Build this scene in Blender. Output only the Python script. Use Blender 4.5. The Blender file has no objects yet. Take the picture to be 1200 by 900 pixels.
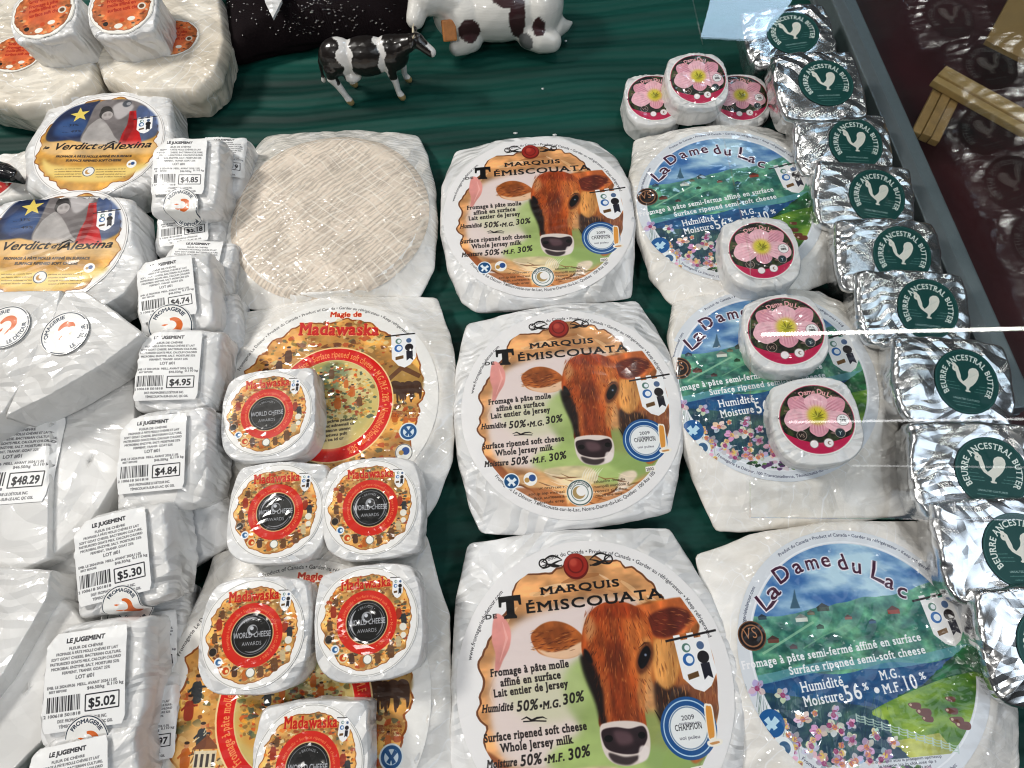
import bpy, bmesh, math, random
import numpy as np
from mathutils import Vector, Matrix
random.seed(7)
sc = bpy.context.scene
col = sc.collection

# ------------------------------------------------------------ camera
F_PX = 738.0; CAM_H = 0.674; PITCH = math.radians(68.3); ROLL = math.radians(-3.4)
fw = Vector((0, math.cos(PITCH), -math.sin(PITCH)))
r0 = Vector((1, 0, 0)); u0 = r0.cross(fw)
RR = r0*math.cos(ROLL) + u0*math.sin(ROLL)
UU = -r0*math.sin(ROLL) + u0*math.cos(ROLL)
cam_d = bpy.data.cameras.new('camera'); cam = bpy.data.objects.new('camera', cam_d); col.objects.link(cam)
cam_d.sensor_width = 36; cam_d.lens = F_PX/1200*36; cam_d.clip_start = 0.01; cam_d.clip_end = 50
m3 = Matrix((RR, UU, -fw)).transposed()
cam.matrix_world = Matrix.Translation((0, 0, CAM_H)) @ m3.to_4x4()
sc.camera = cam
def at(px, py, z=0.0):
    """point of the photograph -> point of the place at height z"""
    d = fw + RR*((px-600)/F_PX) + UU*((450-py)/F_PX)
    t = (z-CAM_H)/d.z
    return Vector((d.x*t, d.y*t, z))
def ppm(px, py, z):
    """metres per photo pixel (sideways) there"""
    p = at(px, py, z) - Vector((0, 0, CAM_H))
    return p.dot(fw)/F_PX

# ------------------------------------------------------------ world and lamps
w = bpy.data.worlds.new('World'); sc.world = w; w.use_nodes = True
wb = w.node_tree.nodes['Background']; wb.inputs[0].default_value = (0.86, 0.93, 1.0, 1); wb.inputs[1].default_value = 0.03
def area(name, loc, target, sx, sy, power, colr):
    l = bpy.data.lights.new(name, 'AREA'); l.shape = 'RECTANGLE'; l.size = sx; l.size_y = sy; l.energy = power; l.color = colr
    o = bpy.data.objects.new(name, l); col.objects.link(o); o.location = loc
    o.rotation_euler = (Vector(target)-Vector(loc)).to_track_quat('-Z', 'Y').to_euler(); return o
area('ceiling_lamp', (-1.45, .95, 1.6), (0.0, 0.3, 0), 0.34, 0.34, 25, (1.0, 0.965, 0.91))
area('right_fill_panel', (1.6, -0.35, 1.9), (0.25, 0.25, 0), 1.3, 1.2, 8.5, (0.72, 0.85, 1.0))  # unseen cool panel, added as something bright for the foil to reflect
area('side_lamp', (-0.75, -0.75, 1.6), (0.0, 0.35, 0), 0.25, 0.25, 7, (1.0, 0.97, 0.93))
area('glint_lamp', (-.5, .62, 1.95), (0, .3, 0), .07, .07, 3.2, (1, .96, .9)); area('glint_lamp', (.55, 1.3, 1.95), (.1, .3, 0), .07, .07, 4.0, (1, .97, .93)); area('glint_lamp', (.95, -.9, 1.7), (.2, .2, 0), .08, .08, 4.0, (.92, .96, 1))  # small unseen lamps added for crisp glints on the wrapping
sc.view_settings.view_transform = 'Standard'; sc.view_settings.look = 'None'
sc.view_settings.exposure = 0.18; sc.view_settings.gamma = 1
sc.cycles.max_bounces = 8; sc.cycles.transparent_max_bounces = 12; sc.cycles.caustics_reflective = False
sc.cycles.use_denoising = True; sc.cycles.filter_width = 1.1

# ------------------------------------------------------------ objects
def tag(o, label=None, cat=None, group=None, kind=None):
    if label: o['label'] = label
    if cat: o['category'] = cat
    if group: o['group'] = group
    if kind: o['kind'] = kind
    return o
def thing(name, label, cat, loc=(0,0,0), rot=(0,0,0), group=None):
    o = bpy.data.objects.new(name, None); col.objects.link(o); o.empty_display_size = 0.02
    o.location = loc; o.rotation_euler = rot
    return tag(o, label, cat, group)
def mesh_obj(name, verts, faces, mat, parent=None, uvs=None, smooth=True):
    me = bpy.data.meshes.new(name)
    me.from_pydata([tuple(v) for v in verts], [], faces)
    if uvs is not None:
        uvl = me.uv_layers.new(name='UVMap')
        idx = np.zeros(len(me.loops), dtype=np.int32); me.loops.foreach_get('vertex_index', idx)
        uvl.data.foreach_set('uv', np.asarray(uvs, dtype=np.float32)[idx].ravel())
    me.update()
    if smooth: me.shade_smooth()
    if mat: me.materials.append(mat)
    o = bpy.data.objects.new(name, me); col.objects.link(o)
    if parent: o.parent = parent
    return o

# ------------------------------------------------------------ noise
def hash2(i, j, s):
    v = np.sin(i*127.1 + j*311.7 + s*74.7)*43758.5453
    return v - np.floor(v)
def vnoise(x, y, s=0):
    xi = np.floor(x); yi = np.floor(y); fx = x-xi; fy = y-yi
    fx = fx*fx*(3-2*fx); fy = fy*fy*(3-2*fy)
    a = hash2(xi, yi, s); b = hash2(xi+1, yi, s); c = hash2(xi, yi+1, s); d = hash2(xi+1, yi+1, s)
    return (a*(1-fx)+b*fx)*(1-fy) + (c*(1-fx)+d*fx)*fy
def fbm(x, y, s=0, o=4):
    r = 0; a = 0.5; t = 0
    for k in range(o):
        r = r + a*vnoise(x, y, s+k*7.3); t += a; a *= 0.5; x = x*2.03+3.1; y = y*1.97+1.7
    return r/t
def tri(x): return np.abs((x % 1.0)*2-1)
def crumple(x, y, s, f=30.0, n=5):
    """folded-sheet height: sum of sharp creases in random directions, warped"""
    rg = np.random.RandomState(int(s) % 100000)
    wx = x + 0.35/f*(fbm(x*f*0.7, y*f*0.7, s)-.5)*4; wy = y + 0.35/f*(fbm(x*f*0.7+9, y*f*0.7+4, s+3)-.5)*4
    h = 0
    for k in range(n):
        a = rg.rand()*math.pi; ff = f*(0.5+1.1*rg.rand()); ph = rg.rand()*9
        msk = fbm(x*f*.45+k*5, y*f*.45, s+k*11, 2)
        h = h + tri((wx*math.cos(a)+wy*math.sin(a))*ff+ph)*np.clip((msk-.35)*3, 0, 1)/(0.6+ff/f)
    return h/n

# ------------------------------------------------------------ glyph outlines from Blender's own built-in font
CHARS = "ABCDEFGHIJKLMNOPQRSTUVWXYZabcdefghijklmnopqrstuvwxyz0123456789.,:;/%$#&'()-+=*éÉàÀÈÂâêèœôîç•|"
GLY = {}
def build_glyphs():
    objs = []
    def mk(body):
        c = bpy.data.curves.new('g', 'FONT'); c.body = body; c.size = 1.0; c.resolution_u = 3
        o = bpy.data.objects.new('g', c); col.objects.link(o); objs.append(o); return o
    hh = mk('HH'); L = [(ch, mk(ch), mk('H'+ch+'H')) for ch in CHARS]
    dg = bpy.context.evaluated_depsgraph_get(); dg.update()
    def tris(o):
        ev = o.evaluated_get(dg); me = ev.to_mesh(); me.calc_loop_triangles()
        n = len(me.vertices); co = np.zeros(n*3); me.vertices.foreach_get('co', co); co = co.reshape(-1, 3)[:, :2]
        t = np.zeros(len(me.loop_triangles)*3, dtype=np.int32); me.loop_triangles.foreach_get('vertices', t)
        ev.to_mesh_clear(); return co, t.reshape(-1, 3)
    co, _ = tris(hh); whh = co[:, 0].max()-co[:, 0].min()
    for ch, a, b in L:
        co, t = tris(a)
        if len(t) == 0: continue
        cb, _ = tris(b); adv = (cb[:, 0].max()-cb[:, 0].min()) - whh
        # slab serifs on flat stem ends
        cnt = {}
        for q in t:
            for i, j in ((0, 1), (1, 2), (2, 0)):
                e = (min(q[i], q[j]), max(q[i], q[j])); cnt[e] = cnt.get(e, 0)+1
        ymin, ymax = co[:, 1].min(), co[:, 1].max(); slabs = []
        for (i, j), n in cnt.items():
            if n != 1: continue
            x0, x1 = sorted((co[i, 0], co[j, 0])); y = co[i, 1]
            if abs(co[i, 1]-co[j, 1]) < .004 and .04 < x1-x0 < .2:
                if abs(y-ymin) < .01 and ymin > -.02: slabs.append((x0-.055, y, x1+.055, y+.04))
                elif abs(y-ymax) < .01: slabs.append((x0-.055, y-.04, x1+.03, y))
                elif abs(y) < .01: slabs.append((x0-.055, y, x1+.055, y+.04))
        st = [[(a_, b_), (c_, b_), (c_, d_)] for a_, b_, c_, d_ in slabs]+[[(a_, b_), (c_, d_), (a_, d_)] for a_, b_, c_, d_ in slabs]
        P = co[t]
        GLY[ch] = (P, adv, np.array(st) if st else np.zeros((0, 3, 2)))
    for o in objs:
        c = o.data; bpy.data.objects.remove(o); bpy.data.curves.remove(c)
    GLY[' '] = (np.zeros((0, 3, 2)), 0.27, np.zeros((0, 3, 2)))
build_glyphs()

# ------------------------------------------------------------ a small print shop: paints flat artwork from shapes and type
def closed(pts, n=6):
    P = [np.array(p, float) for p in pts]; N = len(P); out = []
    for i in range(N):
        a, b, c, d = P[i-1], P[i], P[(i+1) % N], P[(i+2) % N]
        for k in range(n):
            t = k/n
            out.append(.5*((2*b)+(-a+c)*t+(2*a-5*b+4*c-d)*t*t+(-a+3*b-3*c+d)*t**3))
    return np.array(out)
def boxblur(A, r):
    if r < 1: return A
    for ax in (0, 1):
        for _ in range(2):
            P = np.pad(A, [(r+1, r) if k == ax else (0, 0) for k in (0, 1)], mode='edge'); C = np.cumsum(P, axis=ax)
            n = 2*r+1
            A = (C[n:, :]-C[:-n, :])/n if ax == 0 else (C[:, n:]-C[:, :-n])/n
    return A
class Art:
    def __init__(s, W, H=None, asp=1.0, bg=(1, 1, 1)):
        s.W = W; s.H = H or W; s.img = np.ones((s.H, s.W, 3), np.float32)*np.array(bg, np.float32)
        s.sx = s.W/2.0; s.sy = s.H/2.0/asp; s.asp = asp
        ys, xs = np.mgrid[0:s.H, 0:s.W]; s.u = (xs+.5)/s.sx-1; s.v = asp-(ys+.5)/s.sy
        s.m = lambda X, Y: (X, Y)
    def px(s, uv):
        uv = np.asarray(uv, float); return np.stack([(uv[..., 0]+1)*s.sx, (s.asp-uv[..., 1])*s.sy], -1)
    def cover(s, loops, pad=2):
        """signed scanline coverage of loops in pixel space -> (y0,y1,x0,x1,mask)"""
        allp = np.concatenate(loops); x0 = int(max(0, math.floor(allp[:, 0].min())-pad)); x1 = int(min(s.W, math.ceil(allp[:, 0].max())+pad))
        y0 = int(max(0, math.floor(allp[:, 1].min())-pad)); y1 = int(min(s.H, math.ceil(allp[:, 1].max())+pad))
        if x1 <= x0 or y1 <= y0: return None
        S = 4; rows = (y1-y0)*S; W = x1-x0; acc = np.zeros((rows, W+2))
        A = np.concatenate(loops); B = np.concatenate([np.roll(l, -1, axis=0) for l in loops])
        ya = (A[:, 1]-y0)*S; yb = (B[:, 1]-y0)*S; keep = np.abs(ya-yb) > 1e-9
        A, B, ya, yb = A[keep], B[keep], ya[keep], yb[keep]
        lo = np.clip(np.ceil(np.minimum(ya, yb)-.5), 0, rows).astype(int); hi = np.clip(np.ceil(np.maximum(ya, yb)-.5), 0, rows).astype(int)
        n = hi-lo; tot = int(n.sum())
        if tot == 0: return (y0, y1, x0, x1, np.zeros((y1-y0, W)))
        e = np.repeat(np.arange(len(n)), n); off = np.arange(tot)-np.repeat(np.cumsum(n)-n, n); r = lo[e]+off
        t = (r+.5-ya[e])/(yb[e]-ya[e]); x = np.clip(A[e, 0]+(B[e, 0]-A[e, 0])*t-x0, 0, W); sg = np.where(yb[e] > ya[e], 1.0, -1.0)
        xi = np.floor(x).astype(int); fr = x-xi
        np.add.at(acc, (r, xi), sg*(1-fr)); np.add.at(acc, (r, xi+1), sg*fr)
        c = np.clip(np.abs(np.cumsum(acc, axis=1)[:, :W]), 0, 1)
        return (y0, y1, x0, x1, c.reshape(y1-y0, S, W).mean(1))
    def blend(s, cv, color, a=1.0):
        if cv is None: return
        y0, y1, x0, x1, m = cv; m = (m*a)[..., None]
        c = color[y0:y1, x0:x1] if isinstance(color, np.ndarray) and color.ndim == 3 else np.array(color, np.float32)
        s.img[y0:y1, x0:x1] = s.img[y0:y1, x0:x1]*(1-m)+c*m
    def poly(s, pts, color, a=1.0, blur=0, raw=False, sm=False, tex=0.0, tf=(6, 6), seed=1):
        P = closed(pts) if sm else np.array(pts, float)
        if not raw: P = np.stack(s.m(P[:, 0], P[:, 1]), -1)
        cv = s.cover([s.px(P)], pad=2+3*blur)
        if cv is None: return
        y0, y1, x0, x1, m = cv
        if blur: m = boxblur(m, blur)
        if tex and not (isinstance(color, np.ndarray) and color.ndim == 3):
            n = fbm(s.u[y0:y1, x0:x1]*tf[0], s.v[y0:y1, x0:x1]*tf[1], seed, 4)-.5
            cc = np.array(color)[None, None]*(1+2*tex*n[..., None]); m = (m*a)[..., None]
            s.img[y0:y1, x0:x1] = s.img[y0:y1, x0:x1]*(1-m)+np.clip(cc, 0, 1)*m
        else: s.blend((y0, y1, x0, x1, m), color, a)
    def disc(s, cx, cy, rx, color, ry=None, raw=False, a=1.0, blur=0, n=40, tilt=0):
        """circle/ellipse; when mapped, centre is mapped and the radius is in label units"""
        if not raw: cx, cy = s.m(cx, cy)
        ry = ry or rx; t = np.linspace(0, 2*math.pi, n, endpoint=False)
        x = rx*np.cos(t); y = ry*np.sin(t); c, d = math.cos(tilt), math.sin(tilt)
        s.poly(np.stack([cx+x*c-y*d, cy+x*d+y*c], -1), color, a, blur, raw=True)
    def ring(s, cx, cy, r, wd, color, raw=False, a=1.0, n=60):
        if not raw: cx, cy = s.m(cx, cy)
        t = np.linspace(0, 2*math.pi, n, endpoint=False)
        A = np.stack([cx+r*np.cos(t), cy+r*np.sin(t)], -1); B = np.stack([cx+(r-wd)*np.cos(t), cy+(r-wd)*np.sin(t)], -1)[::-1]
        s.blend(s.cover([s.px(A), s.px(B)]), color, a)
    def line(s, pts, wd, color, a=1.0, raw=False, taper=False):
        P = np.array(pts, float)
        if not raw: P = np.stack(s.m(P[:, 0], P[:, 1]), -1)
        T = np.gradient(P, axis=0); T /= (np.linalg.norm(T, axis=1, keepdims=True)+1e-9); Nn = np.stack([-T[:, 1], T[:, 0]], -1)
        ww = np.ones(len(P))*wd/2
        if taper: ww = ww*np.sin(np.linspace(.25, math.pi-.1, len(P)))
        L = np.concatenate([P+Nn*ww[:, None], (P-Nn*ww[:, None])[::-1]]); s.blend(s.cover([s.px(L)]), color, a)
    def text(s, st, x, y, h, color, x2=None, y2=None, cond=1.0, serif=False, bold=0, shear=0, outline=0, ocol=(1, 1, 1), arc=None, raw=False, a=1.0, track=0.0, align='l', vary=0):
        """h = cap height in label units; (x,y)->(x2,y2) = baseline ends (string is fitted) ; arc=(cx,cy,R,deg_centre,inward)"""
        tr = []; pen = 0.0; rg = random.Random(len(st)*31+3)
        for ch in st:
            P, adv, sl = GLY.get(ch, GLY[' '])
            Q = np.concatenate([P, sl]) if serif and len(sl) else P
            if len(Q):
                Q = Q.copy()
                if vary:
                    aa = (rg.random()-.5)*vary; Q = Q@np.array([[math.cos(aa), math.sin(aa)], [-math.sin(aa), math.cos(aa)]])*(1+(rg.random()-.5)*vary)
                Q[..., 0] = Q[..., 0]+pen+Q[..., 1]*shear; tr.append(Q)
            pen += adv + (.06 if serif else 0) + track
        if not tr: return
        T = np.concatenate(tr); cap = .70; k = h/cap; T = T*k*np.array([cond, 1]); Wd = pen*k*cond
        if not raw:
            x, y = s.m(x, y)
            if x2 is not None: x2, y2 = s.m(x2, y2)
        if arc:
            cx, cy, R, deg, inw = arc
            if not raw: cx, cy = s.m(cx, cy)
            X = T[..., 0]-Wd/2; Y = T[..., 1]
            if inw: th = math.radians(deg)+X/R; rr = R-Y
            else: th = math.radians(deg)-X/R; rr = R+Y
            T = np.stack([cx+rr*np.cos(th), cy+rr*np.sin(th)], -1)
        else:
            if x2 is not None:
                L = math.hypot(x2-x, y2-y); T[..., 0] *= L/Wd; ang = math.atan2(y2-y, x2-x)
            else:
                ang = 0
                if align == 'c': T[..., 0] -= Wd/2
                if align == 'r': T[..., 0] -= Wd
            c, d = math.cos(ang), math.sin(ang); T = np.stack([x+T[..., 0]*c-T[..., 1]*d, y+T[..., 0]*d+T[..., 1]*c], -1)
        P = s.px(T); ar = (P[:, 1, 0]-P[:, 0, 0])*(P[:, 2, 1]-P[:, 0, 1])-(P[:, 2, 0]-P[:, 0, 0])*(P[:, 1, 1]-P[:, 0, 1])
        P[ar < 0] = P[ar < 0][:, ::-1]
        cv = s.cover([p for p in P] if False else [P.reshape(-1, 2)], pad=6) if False else s.cover_tris(P, pad=4+bold+outline)
        if cv is None: return
        y0, y1, x0, x1, m = cv
        def dil(m, n):
            for _ in range(n):
                q = m.copy(); q[1:] = np.maximum(q[1:], m[:-1]); q[:-1] = np.maximum(q[:-1], m[1:]); q2 = q.copy()
                q2[:, 1:] = np.maximum(q2[:, 1:], q[:, :-1]*.9); q2[:, :-1] = np.maximum(q2[:, :-1], q[:, 1:]*.9); m = q2
            return m
        if bold >= 1: m = dil(m, int(bold))
        elif bold: m = np.maximum(m, dil(m, 1)*bold)
        if outline: s.blend((y0, y1, x0, x1, dil(m, outline)), ocol, a)
        s.blend((y0, y1, x0, x1, m), color, a)
    def cover_tris(s, P, pad):
        A = P.reshape(-1, 2); B = P[:, [1, 2, 0]].reshape(-1, 2)
        return s.cover_edges(A, B, pad)
    def cover_edges(s, A, B, pad):
        x0 = int(max(0, math.floor(A[:, 0].min())-pad)); x1 = int(min(s.W, math.ceil(A[:, 0].max())+pad))
        y0 = int(max(0, math.floor(A[:, 1].min())-pad)); y1 = int(min(s.H, math.ceil(A[:, 1].max())+pad))
        if x1 <= x0 or y1 <= y0: return None
        S = 4; rows = (y1-y0)*S; W = x1-x0; acc = np.zeros((rows, W+2))
        ya = (A[:, 1]-y0)*S; yb = (B[:, 1]-y0)*S; keep = np.abs(ya-yb) > 1e-9; A, B, ya, yb = A[keep], B[keep], ya[keep], yb[keep]
        lo = np.clip(np.ceil(np.minimum(ya, yb)-.5), 0, rows).astype(int); hi = np.clip(np.ceil(np.maximum(ya, yb)-.5), 0, rows).astype(int)
        n = hi-lo; tot = int(n.sum())
        if tot == 0: return None
        e = np.repeat(np.arange(len(n)), n); off = np.arange(tot)-np.repeat(np.cumsum(n)-n, n); r = lo[e]+off
        t = (r+.5-ya[e])/(yb[e]-ya[e]); x = np.clip(A[e, 0]+(B[e, 0]-A[e, 0])*t-x0, 0, W); sg = np.where(yb[e] > ya[e], 1.0, -1.0)
        xi = np.floor(x).astype(int); fr = x-xi
        np.add.at(acc, (r, xi), sg*(1-fr)); np.add.at(acc, (r, xi+1), sg*fr)
        c = np.clip(np.abs(np.cumsum(acc, axis=1)[:, :W]), 0, 1)
        return (y0, y1, x0, x1, c.reshape(y1-y0, S, W).mean(1))
    def lines_of_type(s, x, y, x2, y2, h, color, seed, bold=0, a=1.0, raw=False):
        """dense small print: a row of tiny letter-like ticks"""
        rg = random.Random(seed); words = []
        for _ in range(30): words.append(''.join(rg.choice('aeinrstlouecdmp') for _ in range(rg.choice((2, 3, 5, 7, 8)))))
        if not raw: (ax, ay), (bx, by) = s.m(x, y), s.m(x2, y2)
        else: ax, ay, bx, by = x, y, x2, y2
        n = int(math.hypot(bx-ax, by-ay)/(h*.72)); st = ' '.join(words)[:max(n, 2)].strip()
        s.text(st, x, y, h, color, x2=x2, y2=y2, bold=bold, a=a, raw=raw)
    def ragged(s, r, amp, color, seed, f=5, cx=0, cy=0, ry=None, n=240, a=1.0, blur=0, tex=0, tf=(5, 5)):
        t = np.linspace(0, 2*math.pi, n, endpoint=False); ry = ry or r
        k = 1+amp*2*(fbm(np.cos(t)*f+20, np.sin(t)*f+20, seed, 3)-.5)*1.6
        s.poly(np.stack([cx+r*k*np.cos(t), cy+ry*k*np.sin(t)], -1), color, a, blur, raw=True, tex=tex, tf=tf, seed=seed)
    def image(s, name, deep=1.0, sat=1.0):
        if deep != 1: s.img = np.clip(s.img, 0, 1); L_ = s.img.max(-1, keepdims=True); s.img = s.img*np.power(np.clip(L_/.95, 0, 1), deep-1)
        if sat != 1: g_ = s.img.mean(-1, keepdims=True); s.img = np.clip(g_+(s.img-g_)*sat, 0, 1)
        im = bpy.data.images.new(name, s.W, s.H); A = np.ones((s.H, s.W, 4), np.float32); A[..., :3] = np.clip(s.img, 0, 1)[::-1]
        im.pixels.foreach_set(A.ravel()); im.update(); im.pack(); return im
def mapper(wx, wy, z, R, x0, y0, f, ang=0.0):
    """traced zoom coordinates -> label units, on the wheel centred at (wx, wy)"""
    c = Vector((wx, wy, z)); ca, sa = math.cos(ang), math.sin(ang)
    def m(X, Y):
        px = x0+np.asarray(X)/f; py = y0+np.asarray(Y)/f
        d = [fw[k]+RR[k]*((px-600)/F_PX)+UU[k]*((450-py)/F_PX) for k in range(3)]
        t = (z-CAM_H)/d[2]; x = (d[0]*t-c.x)/R; y = (d[1]*t-c.y)/R
        return x*ca+y*sa, -x*sa+y*ca
    return m
# ------------------------------------------------------------ printed artwork
HL = 0.037   # height of the big wheels
def shield(A, x, y, wd, hh, tilt=0.0):
    """white pennant with a battlement top and award marks; (x,y) centre in label units"""
    c, s_ = math.cos(tilt), math.sin(tilt)
    def q(P): return [(x+a*wd*c-b*hh*s_, y+a*wd*s_+b*hh*c) for a, b in P]
    bt = [(-1, -.45), (-1, .8)]
    for i in range(5): bt += [(-1+.4*i, 1 if i % 2 == 0 else .8), (-.6+.4*i, 1 if i % 2 == 0 else .8)]
    bt += [(1, .8), (1, -.45), (.5, -.85), (0, -1), (-.5, -.85)]
    A.poly(q([(a*1.12, b*1.06) for a, b in bt]), (.35, .33, .32), .0, raw=True)
    A.poly(q(bt), (.95, .95, .95), raw=True)
    k = math.hypot(wd, 0)
    for (a, b, kk, cc) in ((-.42, .12, .34, (.2, .42, .68)), (.45, .12, .34, (.15, .12, .14)), (-.4, .52, .25, (.4, .55, .5)), (.45, .52, .22, (.35, .45, .6))):
        p = q([(a, b)])[0]; A.disc(p[0], p[1], kk*wd, cc, raw=True)
        if a < 0: A.disc(p[0]+.05*wd, p[1], kk*wd*.62, (.92, .94, .96), raw=True)
    A.poly(q([(-.7, -.36), (-.05, -.3), (-.05, -.48), (-.7, -.54)]), (.45, .32, .16), raw=True)
    A.poly(q([(.2, -.08), (.72, -.08), (.72, -.62), (.46, -.5), (.2, -.62)]), (.13, .13, .2), raw=True)
    A.line(q([(-1.5, .86), (1.6, .92)]), wd*.12, (.15, .12, .12), raw=True)

def art_marquis():
    A = Art(900, bg=(.93, .925, .92)); R = .118
    A.m = mapper(.0616, .2209, HL, R, 520, 350, 3.103)
    # crust blob
    A.ragged(.865, .10, (.50, .30, .18), 5, f=4, ry=.845)
    A.ragged(.85, .105, (.80, .59, .40), 5, f=4, ry=.83, tex=.45, tf=(4, 9))
    for k in range(46):   # folds and streaks of the crust
        rg = random.Random(k+50); an = rg.random()*6.28; r1 = .60+.16*rg.random(); an2 = an+.12+.3*rg.random(); r2 = r1+.1*(rg.random()-.4)
        P = [(r1*math.cos(an), r1*math.sin(an)), ((r1+r2)/2*math.cos((an+an2)/2)*1.03, (r1+r2)/2*math.sin((an+an2)/2)), (r2*math.cos(an2), r2*math.sin(an2))]
        A.line(closed(P, 5)[:11], .012+.03*rg.random(), rg.choice([(.62, .40, .24), (.93, .78, .60), (.70, .48, .32), (.95, .86, .74)]), .55, raw=True, taper=True)
    # pale inner field
    A.poly([(195,310),(235,255),(340,215),(500,190),(600,200),(560,260),(470,400),(470,600),(330,620),(220,590),(172,520),(165,400)], (.90,.84,.82), 1, 13, sm=True)
    A.poly([(165,480),(200,470),(400,480),(400,560),(300,610),(200,595)], (.90,.84,.81), .8, 10, sm=True)
    A.poly([(385,370),(480,330),(500,520),(640,560),(760,590),(720,650),(640,680),(480,660),(330,610),(350,560),(420,520),(380,450)], (.69,.77,.49), 1, 12, sm=True, tex=.18, tf=(3, 5))
    A.poly([(200,420),(400,360),(430,470),(300,500)], (.78,.82,.62), .45, 14, sm=True)
    A.poly([(600,480),(760,500),(800,600),(720,640),(600,600)], (.60,.70,.42), .8, 10, sm=True)
    # folds of cloth / hand at the bottom
    for P, c in (([(250,650),(380,640),(480,700),(560,740),(500,775),(420,770),(330,700)], (.90,.72,.52)),
                 ([(370,620),(520,610),(560,660),(480,690),(400,660)], (.93,.84,.70)),
                 ([(460,740),(640,700),(740,650),(760,690),(600,760),(470,790)], (.76,.50,.30)),
                 ([(120,560),(200,600),(250,660),(240,690),(150,630)], (.62,.34,.20)),
                 ([(640,640),(690,625),(700,650),(640,700)], (.93,.84,.78)), ([(260,690),(420,700),(440,770),(300,730)], (.66,.40,.24))):
        A.poly(P, c, .85, 3, sm=True, tex=.25, tf=(5, 12))
    for k in range(26):
        rg = random.Random(k+400); x = 240+rg.random()*480; y = 640+rg.random()*120-.10*abs(x-470)
        A.line([(x, y), (x+30, y+6+8*rg.random()), (x+70*rg.random()+40, y+rg.random()*20)], .008+.01*rg.random(), rg.choice([(.45, .25, .14), (.97, .9, .8), (.6, .36, .2)]), .6, taper=True)
    for k in range(7): A.line([(500+9*k, 665), (508+9*k, 635), (520+10*k, 615)], .012, (.96,.94,.90), .6, taper=True)
    A.poly([(178,232),(205,238),(223,270),(220,310),(200,345),(186,372),(176,368),(178,330),(168,290)], (.87,.60,.57), 1, 1, sm=True, tex=.12)
    A.line([(200,250),(212,290),(190,350)], .02, (.95,.76,.72), .5, taper=True)
    # cow: neck and shoulder
    A.poly([(600,215),(690,195),(770,190),(780,240),(770,290),(800,330),(845,350),(850,440),(815,460),(790,560),(740,600),(690,500),(640,420),(610,330)], (.74,.44,.22), 1, 2, sm=True, tex=.35, tf=(9, 4))
    A.poly([(700,420),(760,400),(835,400),(830,455),(800,500),(730,480)], (.55,.34,.24), .9, 5, sm=True, tex=.3)
    A.poly([(640,400),(690,410),(740,440),(700,520),(665,520),(640,470)], (.22,.15,.13), .9, 6, sm=True)
    A.poly([(640,300),(700,300),(715,360),(680,420),(640,390)], (.86,.62,.36), .9, 4, sm=True, tex=.25, tf=(18, 4))
    A.poly([(700,480),(770,450),(800,520),(760,580)], (.45,.30,.25), .7, 6, sm=True)
    A.line([(635,470),(655,500),(668,530)], .016, (.2,.15,.1), taper=True)
    for k in range(260):
        rg = random.Random(k+4000); x = 640+rg.random()*190; y = 215+rg.random()*240; A.line([(x, y), (x+2, y+9), (x-2+6*rg.random(), y+18+8*rg.random())], .005+.005*rg.random(), rg.choice([(.85,.60,.34), (.52,.26,.12), (.40,.20,.12), (.90,.70,.46)]), .5, taper=True)
    # ears
    A.poly([(282,285),(310,258),(350,248),(395,258),(432,285),(436,315),(415,335),(375,342),(320,334),(295,318)], (.68,.38,.19), 1, 1, sm=True, tex=.25, tf=(14, 14))
    A.poly([(300,318),(340,325),(385,318),(432,300),(434,325),(390,342),(330,337)], (.93,.80,.68), .9, 2, sm=True)
    A.poly([(325,275),(375,262),(400,285),(360,310),(325,305)], (.52,.27,.13), .75, 4, sm=True, tex=.3, tf=(20, 10))
    A.poly([(585,215),(640,205),(700,192),(750,196),(775,225),(765,255),(720,285),(660,295),(610,270)], (.78,.42,.22), 1, 2, sm=True, tex=.25, tf=(16, 8))
    A.poly([(630,235),(690,215),(740,225),(745,250),(700,285),(650,290),(625,265)], (.38,.14,.10), .9, 4, sm=True, tex=.3, tf=(16, 8))
    for k in range(140):
        rg = random.Random(k+6000); L_ = k % 2; x = (295+rg.random()*125) if L_ else (630+rg.random()*120); y = (268+rg.random()*55) if L_ else (215+rg.random()*65); A.line([(x, y), (x+(-9 if L_ else 9), y+2), (x+(-18 if L_ else 18), y+7*rg.random())], .004+.004*rg.random(), rg.choice([(.85,.58,.34), (.45,.20,.10), (.32,.12,.08)]), .55, taper=True)
    # head
    head = [(440,250),(470,215),(510,200),(560,202),(610,225),(632,265),(636,310),(628,360),(612,410),(606,470),(608,520),(560,520),(480,515),(474,470),(462,430),(440,370),(428,310)]
    A.poly(head, (.66,.31,.14), 1, 1, sm=True, tex=.35, tf=(26, 7), seed=4)
    A.poly([(560,230),(615,245),(630,300),(620,400),(575,380),(560,300)], (.80,.50,.27), .55, 9, sm=True, tex=.3, tf=(30, 8))
    A.poly([(455,225),(520,205),(590,215),(600,245),(520,240),(460,260)], (.60,.22,.09), .7, 8, sm=True, tex=.4, tf=(30, 9))
    A.poly([(600,300),(630,295),(634,350),(618,420),(600,480),(586,430),(598,360)], (.86,.62,.38), .7, 5, sm=True, tex=.3, tf=(30, 8))
    A.poly([(438,250),(462,238),(470,275),(446,300)], (.88,.70,.50), .6, 7, sm=True)
    A.poly([(500,300),(548,300),(556,400),(548,500),(505,490),(500,400)], (.46,.18,.09), .55, 10, sm=True, tex=.5, tf=(34, 7))
    A.poly([(480,380),(505,400),(510,500),(490,505),(480,440)], (.72,.40,.22), .6, 5, sm=True)
    A.poly([(424,335),(440,338),(466,368),(486,420),(490,470),(496,505),(480,505),(466,455),(446,410),(430,370)], (.09,.06,.06), .9, 5, sm=True)
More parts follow.
